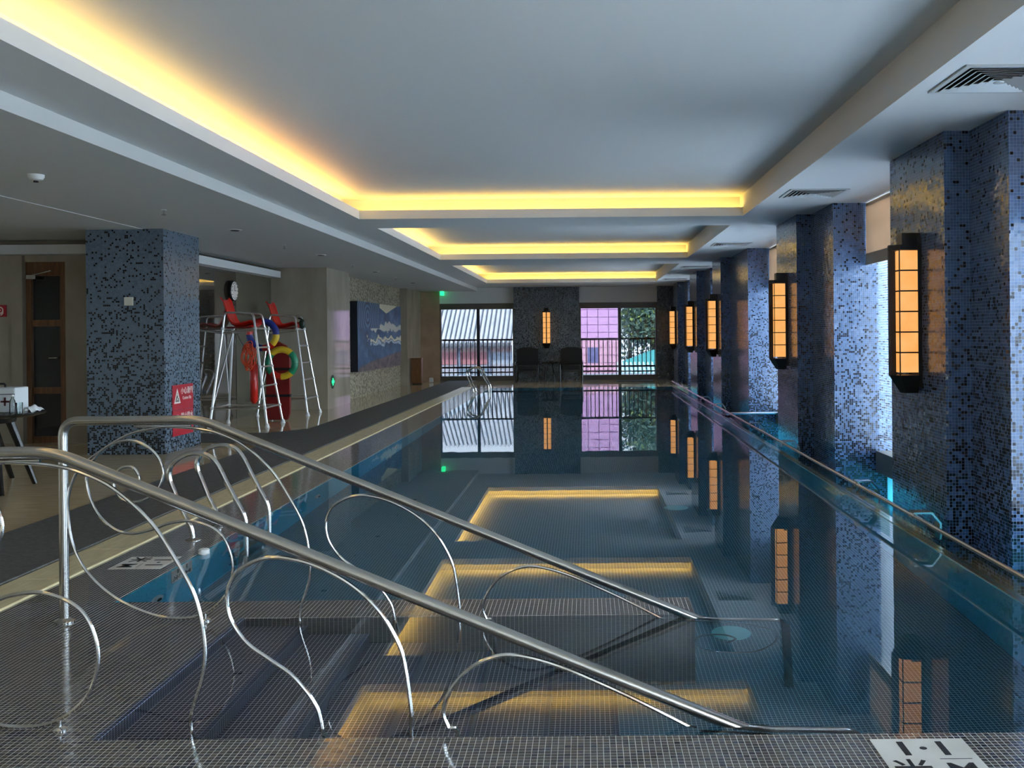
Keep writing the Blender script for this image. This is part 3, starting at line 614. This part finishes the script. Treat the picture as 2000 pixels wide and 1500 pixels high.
def cloth():
    n = 10; vs = []; fs = []
    for i in range(n + 1):
        for j in range(n + 1):
            u, v = i / n - .5, j / n - .5
            vs.append((-5.965 + u * .16, 10.45 + v * .20, .816 + .05 * max(0, 1 - 3 * (u * u + v * v)) + .022 * math.sin(9 * u + 4 * v) * math.cos(7 * v) + .01))
    for i in range(n):
        for j in range(n): a = i * (n + 1) + j; fs.append((a, a + 1, a + n + 2, a + n + 1))
    return MB().add(vs, fs, True)
tag(cloth().build('face_mask', plain('mask_white', S(214, 216, 218), .8), recalc=False), 'crumpled white cloth mask at the right end of the black table', 'mask')
# clock
ck = thing('wall_clock', 'round black rimmed clock high on the dark mirror wall', 'clock', (-6.85, 18.75, 2.48))
MB().lathe([(.17, 0), (.20, .02), (.20, .06), (.185, .07)], (-6.85, 18.75, 2.48), 28, (1, 0, 0)).build('case', black_wood, ck)
MB().lathe([(.178, .068), (.178, .072)], (-6.85, 18.75, 2.48), 28, (1, 0, 0)).build('dial', sign_white, ck)
MB().box(-6.778, -6.774, 18.744, 18.756, 2.48, 2.59).box(-6.778, -6.774, 18.74, 18.83, 2.475, 2.487).build('hands', ink, ck)
for k in range(12):
    a = k * PI / 6; MB().ball((-6.777, 18.75 + .15 * math.sin(a), 2.48 + .15 * math.cos(a)), .011, 6, 4).build('hour_mark', ink, ck)
# lifeguard chairs
def lifeguard(label):
    t = thing('lifeguard_chair', label, 'chair', (-6.11, 17.48, 0), 'tall tubular lifeguard chairs')
    B = {('r', 0): (-5.61, 17.04), ('r', 1): (-5.61, 17.92), ('l', 0): (-6.62, 17.04), ('l', 1): (-6.62, 17.92)}
    T_ = {('r', 0): (-5.91, 17.26), ('r', 1): (-5.91, 17.71), ('l', 0): (-6.42, 17.26), ('l', 1): (-6.42, 17.71)}
    def at(k, z):
        f = z / 2.0; a, b = B[k], T_[k]; return Vector((a[0] + (b[0] - a[0]) * f, a[1] + (b[1] - a[1]) * f, z))
    for k in B:
        MB().tube([at(k, .02), at(k, 1.78)], .021, 10).build('leg', alu, t); MB().lathe([(.045, 0), (.04, .02), (.024, .07)], (B[k][0], B[k][1], 0), 12).build('foot_cap', white_plastic, t)
        for z in (.34, 1.74): MB().ball(at(k, z), .036, 10, 6).build('joint', white_plastic, t)
    for y in (0, 1):
        MB().tube(bend([at(('l', y), 1.75), at(('l', y), 2.03), at(('r', y), 2.0), at(('r', y), 1.75)], .07), .019, 10).build('arm_rail', alu, t)
        MB().tube([at(('l', y), .34), at(('r', y), .34)], .017).build('base_rail', alu, t); MB().tube([at(('l', y), 1.66), at(('r', y), 1.74)], .017).build('seat_rail', alu, t)
    for s in 'lr':
        MB().tube([at((s, 0), .34), at((s, 1), .34)], .017).build('base_rail', alu, t); MB().tube([at((s, 0), 1.74), at((s, 1), 1.74)], .017).build('seat_rail', alu, t)
    for z in (.72, 1.06, 1.40):
        MB().tube([at(('r', 0), z), at(('r', 1), z)], .016).build('rung', alu, t)
        for y in (0, 1): MB().ball(at(('r', y), z), .032, 10, 6).build('joint', white_plastic, t)
    MB().tube([at(('l', 0), .34), at(('l', 1), 1.70)], .014).build('brace', alu, t)
    # moulded seat: profile in x,z swept in y with raised sides
    prof = [(-5.90, 1.80), (-5.96, 1.84), (-6.06, 1.82), (-6.20, 1.79), (-6.30, 1.81), (-6.36, 1.90), (-6.40, 2.04), (-6.45, 2.20), (-6.50, 2.26)]
    n = 8; vs = []; pr = smooth([(a, 0, b) for a, b in prof], 3)
    for q in pr:
        for j in range(n + 1):
            s = j / n * 2 - 1; vs.append((q.x, 17.485 + s * .21, q.z + .05 * s ** 4))
    k = len(pr); top = len(vs); vs += [(v[0] - .012, v[1], v[2] - .022) for v in vs]
    fs = [(i * (n + 1) + j, i * (n + 1) + j + 1, (i + 1) * (n + 1) + j + 1, (i + 1) * (n + 1) + j) for i in range(k - 1) for j in range(n)]
    fs += [tuple(top + a for a in f[::-1]) for f in fs]
    bd = [i * (n + 1) for i in range(k)] + [(k - 1) * (n + 1) + j for j in range(1, n + 1)] + [i * (n + 1) + n for i in range(k - 2, -1, -1)] + [j for j in range(n - 1, 0, -1)]
    fs += [(bd[i], bd[(i + 1) % len(bd)], top + bd[(i + 1) % len(bd)], top + bd[i]) for i in range(len(bd))]
    MB().add(vs, fs, True).build('seat', red_plastic, t)
    MB().bevel_box(-6.40, -5.95, 17.28, 17.69, 1.745, 1.775, .008, 1).build('seat_board', dark_red, t)
    return t
lg = lifeguard('nearer tall tubular lifeguard chair with red seat beside the tiled column')
dup(lg, (-6.08, 19.85, 0), label='farther lifeguard chair with red seat against the marble pier')
def lifebuoy(c, nrm, cols, label, Rm=.25, rm=.062):
    t = thing('lifebuoy', label, 'lifebuoy', c, 'lifebuoys on the lifeguard chair'); q = Vector((0, 0, 1)).rotation_difference(Vector(nrm)); n = len(cols)
    # angle measured so that 0 points to the viewer's right and 90 degrees up
    ex_ = Vector((1, 0, 0)); ey = Vector((0, 0, 1))
    for i, mt_ in enumerate(cols):
        a0, a1 = 2 * PI * i / n, 2 * PI * (i + 1) / n
        MB().tube([Vector(c) + (ex_ * math.cos(a0 + (a1 - a0) * k / 8) + ey * math.sin(a0 + (a1 - a0) * k / 8)) * Rm for k in range(9)], rm, 12).build('ring_segment', mt_, t)
    return t
lb = lifebuoy((-5.66, 18.02, 1.1), (0, -1, 0), [green_vinyl, yellow_vinyl, yellow_vinyl, green_vinyl, green_vinyl, red_plastic, yellow_vinyl, green_vinyl], 'green and yellow lifebuoy with red bands on the nearer lifeguard chair')
lifebuoy((-6.05, 18.17, 1.63), (0, -1, 0), [blue_vinyl, blue_vinyl, red_plastic, red_plastic, blue_vinyl, blue_vinyl, red_plastic, yellow_vinyl], 'blue, red and yellow lifebuoy hanging behind the nearer red seat')
rc = thing('rope_coil', 'tangled orange rescue rope hanging on the lifeguard chair', 'rope', (-6.22, 17.9, 1.25))
m = MB()
for k in range(9):
    a, b = .05 + .05 * random.random(), .16 + .12 * random.random(); cx, cz = -6.22 + random.uniform(-.05, .05), 1.25 + random.uniform(-.04, .04); yy = 17.86 + .012 * k
    m.tube([(cx + a * math.cos(t * PI / 10) + .02 * math.sin(t * .9 + k), yy, cz + b * math.sin(t * PI / 10)) for t in range(20)], .008, 6, True)
m.build('loops', orange_cord, rc)
bd_ = thing('rescue_board', 'dark red rescue board standing upright behind the lifebuoys', 'board', (-5.85, 18.4, 0))
m = MB(); pts = [(-6.02, .02), (-5.66, .02), (-5.62, .15), (-5.62, 1.25), (-5.68, 1.42), (-5.84, 1.5), (-6.0, 1.42), (-6.06, 1.25), (-6.06, .15)]
m.prism(pts, 'y', 18.36, 18.44); m.build('board', dark_red, bd_)
for z in (.45, .95): MB().box(-6.07, -5.61, 18.35, 18.45, z, z + .05).build('strap', vent_d, bd_)
rt = thing('rescue_tube', 'red foam rescue tube hanging below the orange rope', 'float', (-6.2, 18.1, .75))
MB().lathe([(.03, -.4), (.07, -.34), (.075, .3), (.03, .38)], (-6.2, 18.1, .75), 14).build('foam_body', red_plastic, rt); MB().tube(smooth([(-6.2, 18.1, 1.10), (-6.22, 18.06, 1.2), (-6.36, 17.9, 1.5), (-6.40, 17.76, 1.70)]), .008).build('strap', vent_d, rt)
dg_ = thing('float_paddle', 'dark oval float on a bar beside the farther red seat', 'float', (-5.78, 19.6, 1.9))
MB().ball((-5.74, 19.62, 1.84), .1, 14, 8, (.65, .5, 1.05)).build('oval', plain('dark_green_rubber', S(16, 44, 30), .4), dg_); MB().tube([(-5.82, 19.62, 1.955), (-5.74, 19.62, 1.94)], .014).build('bar', vent_d, dg_)
# painting (flat work on a deep canvas), faces +X
def _paint():
    k = N('sea_painting'); g, P = k.pos(); u = k.math('DIVIDE', k.math('SUBTRACT', P[1], 24.45), 5.65); v = k.math('DIVIDE', k.math('SUBTRACT', P[2], .67), 1.8)
    cb = k.n('CombineXYZ'); k.l(k.math('MULTIPLY', u, 2.0), cb.inputs[0]); k.l(k.math('MULTIPLY', v, 1.0), cb.inputs[1])
    nz = k.noise(3.2, 5, cb.outputs[0], .6); n2 = k.noise(9, 4, cb.outputs[0], .6)
    col = k.ramp(nz, [(.3, S(20, 38, 62)), (.5, S(40, 80, 112)), (.7, S(84, 120, 142))])
    vv = k.math('ADD', v, k.math('MULTIPLY', k.math('SUBTRACT', nz, .5), .35))
    def band(a, b, c):
        nonlocal col
        f = k.ramp(vv, [(0, (0, 0, 0, 1)), (max(.001, a - .02), (0, 0, 0, 1)), (a, (1, 1, 1, 1)), (b, (1, 1, 1, 1)), (min(.999, b + .02), (0, 0, 0, 1))])
        bw = k.n('RGBToBW'); k.l(f, bw.inputs[0]); return bw.outputs[0]
    right = k.math('GREATER_THAN', k.math('ADD', u, k.math('MULTIPLY', n2, .3)), .45)
    wide = k.math('GREATER_THAN', k.math('ADD', u, k.math('MULTIPLY', n2, .5)), .5)
    col = k.mix(k.math('MULTIPLY', band(.60, .68, 0), right), col, S(176, 178, 160))
    col = k.mix(k.math('MULTIPLY', band(.435, .465, 0), wide), col, S(206, 198, 164)); col = k.mix(k.math('MULTIPLY', band(.38, .395, 0), wide), col, S(170, 184, 196))
    rock = k.math('LESS_THAN', k.math('ADD', v, k.math('MULTIPLY', k.math('SUBTRACT', n2, .5), .12)), k.math('MULTIPLY', k.math('POWER', u, .5), .24))
    col = k.mix(rock, col, k.ramp(n2, [(.35, S(52, 48, 52)), (.7, S(120, 104, 96))]))
    du, dv = k.math('MULTIPLY', k.math('SUBTRACT', u, .2), 2.4), k.math('SUBTRACT', v, .8)
    rr = k.math('SQRT', k.math('ADD', k.math('MULTIPLY', du, du), k.math('MULTIPLY', dv, dv)))
    rings = k.math('SINE', k.math('ADD', k.math('MULTIPLY', rr, 75.0), k.math('MULTIPLY', nz, 5.0)))
    sky = k.mix(k.math('MULTIPLY_ADD', rings, .5, .5), S(24, 44, 72), S(78, 112, 138))
    col = k.mix(k.math('MULTIPLY', k.math('LESS_THAN', u, .46), k.math('GREATER_THAN', v, .62)), col, sky)
    top = k.math('MULTIPLY', k.math('GREATER_THAN', v, k.math('ADD', .86, k.math('MULTIPLY', k.math('ABSOLUTE', k.math('SUBTRACT', u, .62)), .5))), k.math('GREATER_THAN', u, .46))
    col = k.mix(top, col, S(196, 188, 158)); k.l(col, k.p.inputs['Base Color']); k.p.inputs['Roughness'].default_value = .55; return k.m
pt = thing('painting', 'large blue abstract seascape canvas on the rough stone wall', 'painting', (-5.8, 27.3, .67))
MB().box(-5.95, -5.765, 24.47, 30.1, .68, 2.46).build('canvas_edge', plain('canvas_navy', S(14, 20, 38), .6), pt); MB().box(-5.765, -5.755, 24.45, 30.12, .67, 2.47).build('picture', _paint(), pt)
# wooden cabinet and small cone by the far pier
cbn = thing('wooden_bin', 'slim brown wooden cabinet by the far left pier', 'cabinet', (-5.48, 31.5, 0))
MB().box(-5.66, -5.34, 31.35, 31.65, .03, .82).build('body', wood, cbn); MB().box(-5.67, -5.33, 31.34, 31.66, .82, .85).build('top', wood, cbn); MB().box(-5.64, -5.36, 31.335, 31.35, .06, .79).build('door', wood, cbn); MB().box(-5.64, -5.36, 31.37, 31.63, 0, .03).build('plinth', black_wood, cbn)
fc = thing('floor_sign', 'little white folding sign on the floor beside the wooden cabinet', 'sign', (-5.2, 32.4, .02))
MB().prism([(32.30, .02), (32.33, .02), (32.41, .17), (32.39, .17)], 'x', -5.25, -5.13).build('front_leaf', white_plastic, fc); MB().prism([(32.50, .02), (32.47, .02), (32.39, .17), (32.41, .17)], 'x', -5.25, -5.13).build('rear_leaf', white_plastic, fc)
# armchairs at the far end
chair_m = plain('black_wicker', S(8, 7, 7), .6)
def armchair(x, Y, label):
    t = thing('armchair', label, 'armchair', (x, Y, 0), 'dark armchairs before the far pier')
    MB().bevel_box(x - .30, x + .30, Y - .32, Y + .30, .40, .56, .03).build('seat_cushion', chair_m, t); MB().box(x - .33, x + .33, Y - .33, Y + .33, .33, .40).build('seat_frame', black_wood, t)
    pl = [(x - .36, .5), (x + .36, .5), (x + .36, 1.08), (x + .26, 1.12), (x + .12, 1.15), (x - .12, 1.15), (x - .26, 1.12), (x - .36, 1.08)]
    m = MB().prism(pl, 'y', Y + .24, Y + .34); m.build('backrest', chair_m, t)
    for s in (-1, 1):
        MB().tube(bend([(x + s * .36, Y - .34, .0), (x + s * .37, Y - .34, .62), (x + s * .37, Y + .3, .66)], .05), .028, 8).build('armrest', black_wood, t)
        MB().tube([(x + s * .33, Y + .30, .5), (x + s * .36, Y + .38, 0)], .026, 8).build('rear_leg', black_wood, t)
    return t
a0 = armchair(-1.98, 32.3, 'dark armchair left of the little table under the far lamp')
dup(a0, (-.52, 32.3, 0), label='dark armchair right of the little table under the far lamp')
t2 = thing('stool_table', 'small round black table between the two dark armchairs', 'table', (-1.25, 32.6, 0))
MB().lathe([(.26, .60), (.29, .62), (.29, .64)], (-1.25, 32.6, 0), 24).build('tabletop', black_wood, t2)
for k in range(4):
    a = PI / 4 + k * PI / 2; MB().tube([(-1.25 + .13 * math.cos(a), 32.6 + .13 * math.sin(a), .6), (-1.25 + .24 * math.cos(a), 32.6 + .24 * math.sin(a), 0)], .022, 8).build('leg', black_wood, t2)
tag(MB().box(1.0, 2.2, 32.0, 32.6, 0, .015).build('door_mat', plain('dark_mat', S(40, 42, 52), .8)), 'dark mat on the pale floor before the right far window', 'mat')

# ------------------------------------------------------------------ depth plates and pool fittings
def depth_plate(c, ex_, ey, label, sz=.36, sy=.36, bar=True, thick=.006):
    t = thing('depth_plate', label, 'sign', c, 'pool depth plates'); M = frame(c, ex_, ey)
    MB().box(-sz / 2, sz / 2, -sy / 2, sy / 2, 0, thick).xf(M).build('plate', plate_stone, t)
    def T(dx, dy): return M @ Matrix.Translation((dx, dy, thick + .0005))
    text('lettering', '1·1', ink, T(-.0, .085), .17, t, xs=1.15); text('lettering', '米', ink, T(-.09, -.085), .15, t); text('lettering', 'M', ink, T(.09, -.095), .15, t)
    m = MB().box(.03, .15, -.003, .0, 0, .0007); m.xf(T(0, 0)); m.build('rule', ink, t); return t
depth_plate((1.27, 3.62, -.001), (1, 0, 0), (0, 1, 0), 'white depth plate set in the near tiles at lower right')
depth_plate((-3.14, 6.89, -.001), (0, -1, 0), (1, 0, 0), 'white depth plate lying on the left tile ledge by the ladder')
depth_plate((-2.868, 6.85, -.22), (0, 1, 0), (0, 0, 1), 'white depth plate on the pool wall under water', .34, .34)
cf = thing('chlorine_floater', 'white round float bobbing by the near ladder', 'float', (-2.8, 7.1, 0))
MB().lathe([(.026, -.05), (.028, -.006), (.04, .0), (.04, .03), (.032, .036)], (-2.84, 7.18, 0), 18).build('body', white_plastic, cf)
for Y, z, nm in ((6.45, -.56, 'nearest the steps'), (10.3, -.6, 'beyond the ladder'), (14.5, -.6, 'halfway along')):
    t = thing('water_inlet', 'round white inlet on the left pool wall ' + nm, 'inlet', (-2.87, Y, z), 'round wall inlets under water')
    MB().lathe([(.09, 0), (.085, .012), (.05, .02)], (-2.87, Y, z), 18, (1, 0, 0)).build('cover', white_plastic, t); MB().lathe([(.035, .02), (.03, .026)], (-2.87, Y, z), 12, (1, 0, 0)).build('nozzle', vent_d, t)
for x, Y, nm in ((.917, 6.3, 'close to the handrail end'), (.914, 10.15, 'in mid pool')):
    z = -1.12 - (Y - YP0) * .38 / 25.0
    t = thing('floor_drain', 'pale round drain on the pool bottom ' + nm, 'drain', (x, Y, z), 'round drains on the pool bottom')
    MB().lathe([(.13, 0), (.125, .012), (.09, .018)], (x, Y, z), 20).build('grate', plain('aqua_plastic', S(150, 214, 214), .4), t)

# ------------------------------------------------------------------ outside
out_wall = plain('grey_brick', S(190, 194, 204), .8)
struct(MB().box(-30, 60, 33.9, 36.2, -.4, .10).build('ground_terrace', plain('pale_paving', S(200, 198, 196), .8)), 'pale terrace outside the far windows', 'ground')
struct(MB().add([(-120, -60, -3.2), (160, -60, -3.2), (160, 160, -3.2), (-120, 160, -3.2)], [(0, 1, 2, 3)]).build('ground', plain('courtyard_paving', S(150, 150, 150), .9), recalc=False), 'grey courtyard ground outside', 'ground')
def balustrade(x0, x1, label):
    t = thing('balustrade', label, 'railing', ((x0 + x1) / 2, 34.4, .1), 'black railings outside the far windows')
    for z, r in ((1.40, .03), (.43, .03), (.25, .022)): MB().box(x0, x1, 34.4 - r, 34.4 + r, z - r, z + r).build('rail', black_metal, t)
    n = int((x1 - x0) / .152); mm = None
    for i in range(n + 1):
        if mm is None: mm = MB().box(x0 + .001, x0 + .031, 34.385, 34.415, .1, 1.4).build('baluster', black_metal, t)
        else:
            q = mm.copy(); C.objects.link(q); q.parent = t; q.location = mm.location + Vector((.152 * i, 0, 0))
balustrade(-5.8, -2.2, 'black iron railing outside the left far window')
balustrade(-.5, 2.9, 'black iron railing outside the right far window')
# courtyard house with tiled roof
hb = thing('courtyard_house', 'low red and grey courtyard house with a sunlit ridged tile roof', 'house', (-7, 50, -3.2))
roof_c = noisy('glazed_roof_tile', S(196, 198, 200), S(222, 224, 226), 2, .45); pan_c = plain('roof_pan', S(120, 126, 134), .6)
zr0, yr0, dyr, dzr = 1.08, 48.0, 5.5, 3.4
MB().add([(-11, yr0, zr0), (-3.75, yr0, zr0), (-3.75, yr0 + dyr, zr0 + dzr), (-11, yr0 + dyr, zr0 + dzr), (-11, yr0, zr0 - .15), (-3.75, yr0, zr0 - .15), (-3.75, yr0 + dyr, zr0 + dzr - .15), (-11, yr0 + dyr, zr0 + dzr - .15)], [(0, 1, 2, 3), (7, 6, 5, 4), (0, 4, 5, 1), (1, 5, 6, 2), (2, 6, 7, 3), (3, 7, 4, 0)]).build('roof_pan', pan_c, hb)
rm0 = None
for i in range(31):
    x = -10.9 + .235 * i
    if rm0 is None:
        rm0 = MB().tube([(x, yr0 - .06, zr0 + .02), (x, yr0 + dyr, zr0 + dzr + .06)], .085, 10).build('roof_tile_row', roof_c, hb)
        em0 = MB().lathe([(.10, 0), (.10, .03)], (x, yr0 - .06, zr0 + .02), 12, (0, -1, 0)).build('eave_tile', pan_c, hb)
    else:
        for q0 in (rm0, em0):
            q = q0.copy(); C.objects.link(q); q.parent = hb; q.location = q0.location + Vector((.235 * i, 0, 0))
MB().box(-11, -3.75, yr0 + .5, yr0 + .8, .72, 1.05).build('eave_band', noisy('painted_eave', S(196, 150, 150), S(230, 214, 210), 6, .7), hb)
MB().box(-11, -3.75, yr0 + .6, yr0 + .9, -3.2, .1).build('stone_base', out_wall, hb)
MB().box(-7.9, -4.9, yr0 + .55, yr0 + .85, .1, .72).build('red_panel', plain('red_lacquer', S(196, 134, 140), .6), hb)
MB().box(-11, -7.9, yr0 + .6, yr0 + .9, .1, .72).box(-4.9, -3.75, yr0 + .6, yr0 + .9, .1, .72).build('window_band', plain('blue_grey_wall', S(190, 206, 222), .6), hb)
for x in (-7.9, -6.4, -4.9): MB().box(x - .08, x + .08, yr0 + .45, yr0 + .6, -3.2, .9).build('post', plain('post_grey', S(140, 150, 170), .6), hb)
for x in (-6.1, -5.2): MB().box(x - .35, x + .35, yr0 + .5, yr0 + .62, -3.2, -.1).build('door_leaf', plain('teal_door', S(130, 152, 168), .6), hb)
# pink panelled building
pk = thing('pink_building', 'pink panelled building seen through the right far window', 'building', (0, 46, -3.2))
pink_m = noisy('pink_panel', S(216, 164, 214), S(226, 178, 224), 1.5, .7); pink_l = plain('pink_lower_panel', S(232, 178, 202), .7)
MB().box(-3.0, 1.55, 46.03, 46.4, -3.2, 8).build('core', plain('mauve_joint', S(110, 80, 124), .8), pk)
pme = {}
for r in range(24):
    z = -1.6 + .36 * r
    for c in range(9):
        x = -3.0 + .505 * c
        if c == 6 and .15 < z < .9: continue
        o = MB().box(x + .014, min(x + .491, 1.55), 46.0, 46.04, z + .012, z + .348).build('wall_panel', pink_m if z > 1.2 else pink_l, pk, recalc=False)
MB().box(.035, .53, 45.99, 46.05, .2, .92).build('window', plain('grey_pane', S(120, 120, 165), .9, spec=0), pk)
# trees
leafA = [plain('leaf_dark', S(76, 104, 104), .7), plain('leaf_mid', S(96, 128, 112), .7), plain('leaf_light', S(150, 176, 96), .7)]
bark = plain('bark', S(70, 62, 56), .9)
def tree(x, Y, h, r, seed, label, mi):
    rng = np.random.default_rng(seed); t = thing('tree', label, 'tree', (x, Y, -3.2), 'trees outside the right far window')
    MB().tube(smooth([(x, Y, -3.2), (x + .1, Y, h * .3), (x - .1, Y + .1, h * .7)]), .18, 8, r1=.06).build('trunk', bark, t)
    for k, mt_ in enumerate([leafA[mi], leafA[2]]):
        n = 2600 if k == 0 else 420
        d = rng.normal(size=(n, 3)); d /= np.linalg.norm(d, axis=1)[:, None]; c = d * (rng.random(n)[:, None] ** .4) * np.array([r, r, r * 1.25]) + np.array([x, Y, h * .62])
        c += rng.normal(scale=.15, size=c.shape); a = rng.normal(size=(n, 3)); a /= np.linalg.norm(a, axis=1)[:, None]; b = np.cross(a, rng.normal(size=(n, 3))); b /= np.linalg.norm(b, axis=1)[:, None]
        s = (.08 + .1 * rng.random(n))[:, None]; V = np.stack([c - a * s, c + b * s * .5, c + a * s, c - b * s * .5], 1).reshape(-1, 3)
        m = MB(); m.v = [tuple(v) for v in V.tolist()]; m.f = [(4 * i, 4 * i + 1, 4 * i + 2, 4 * i + 3) for i in range(n)]; m.sm = [False] * n
        m.build('foliage', mt_, t, recalc=False, kind='stuff')
tree(3.2, 48, 4.4, 1.45, 1, 'leafy tree nearest behind the right far window', 1)
tree(3.6, 54, 5.0, 2.3, 2, 'larger dark tree behind the leafy one', 0)
tree(2.6, 61, 3.6, 2.9, 3, 'dark bushy tree filling the gap beside the pink building', 0)
tree(7.6, 49.5, 4.0, 1.8, 4, 'dark tree at the right end of the far garden', 0)
# little turquoise roof
pv = thing('garden_pavilion', 'little turquoise tiled pavilion roof under the trees', 'pavilion', (3.0, 42, -3.2))
tq = plain('turquoise_glaze', S(96, 190, 190), .4); tq2 = plain('white_glaze', S(206, 224, 220), .4)
MB().prism([(1.4, .2), (4.6, .2), (4.6, .32), (3.9, .95), (3.5, 1.0), (2.7, .8), (1.4, .3)], 'y', 42.4, 42.6).build('gable', tq, pv)
MB().add([(1.3, 41.0, -.25), (4.8, 41.0, -.25), (4.8, 42.4, .25), (1.3, 42.4, .25)], [(0, 1, 2, 3)]).build('roof_pan', tq, pv, recalc=False)
for i in range(19): x = 1.35 + .185 * i; MB().tube([(x, 40.95, -.22), (x, 42.4, .29)], .06, 8).build('roof_tile_row', tq2, pv)
MB().box(1.4, 4.7, 41.3, 44, -3.2, -.2).build('wall', out_wall, pv)
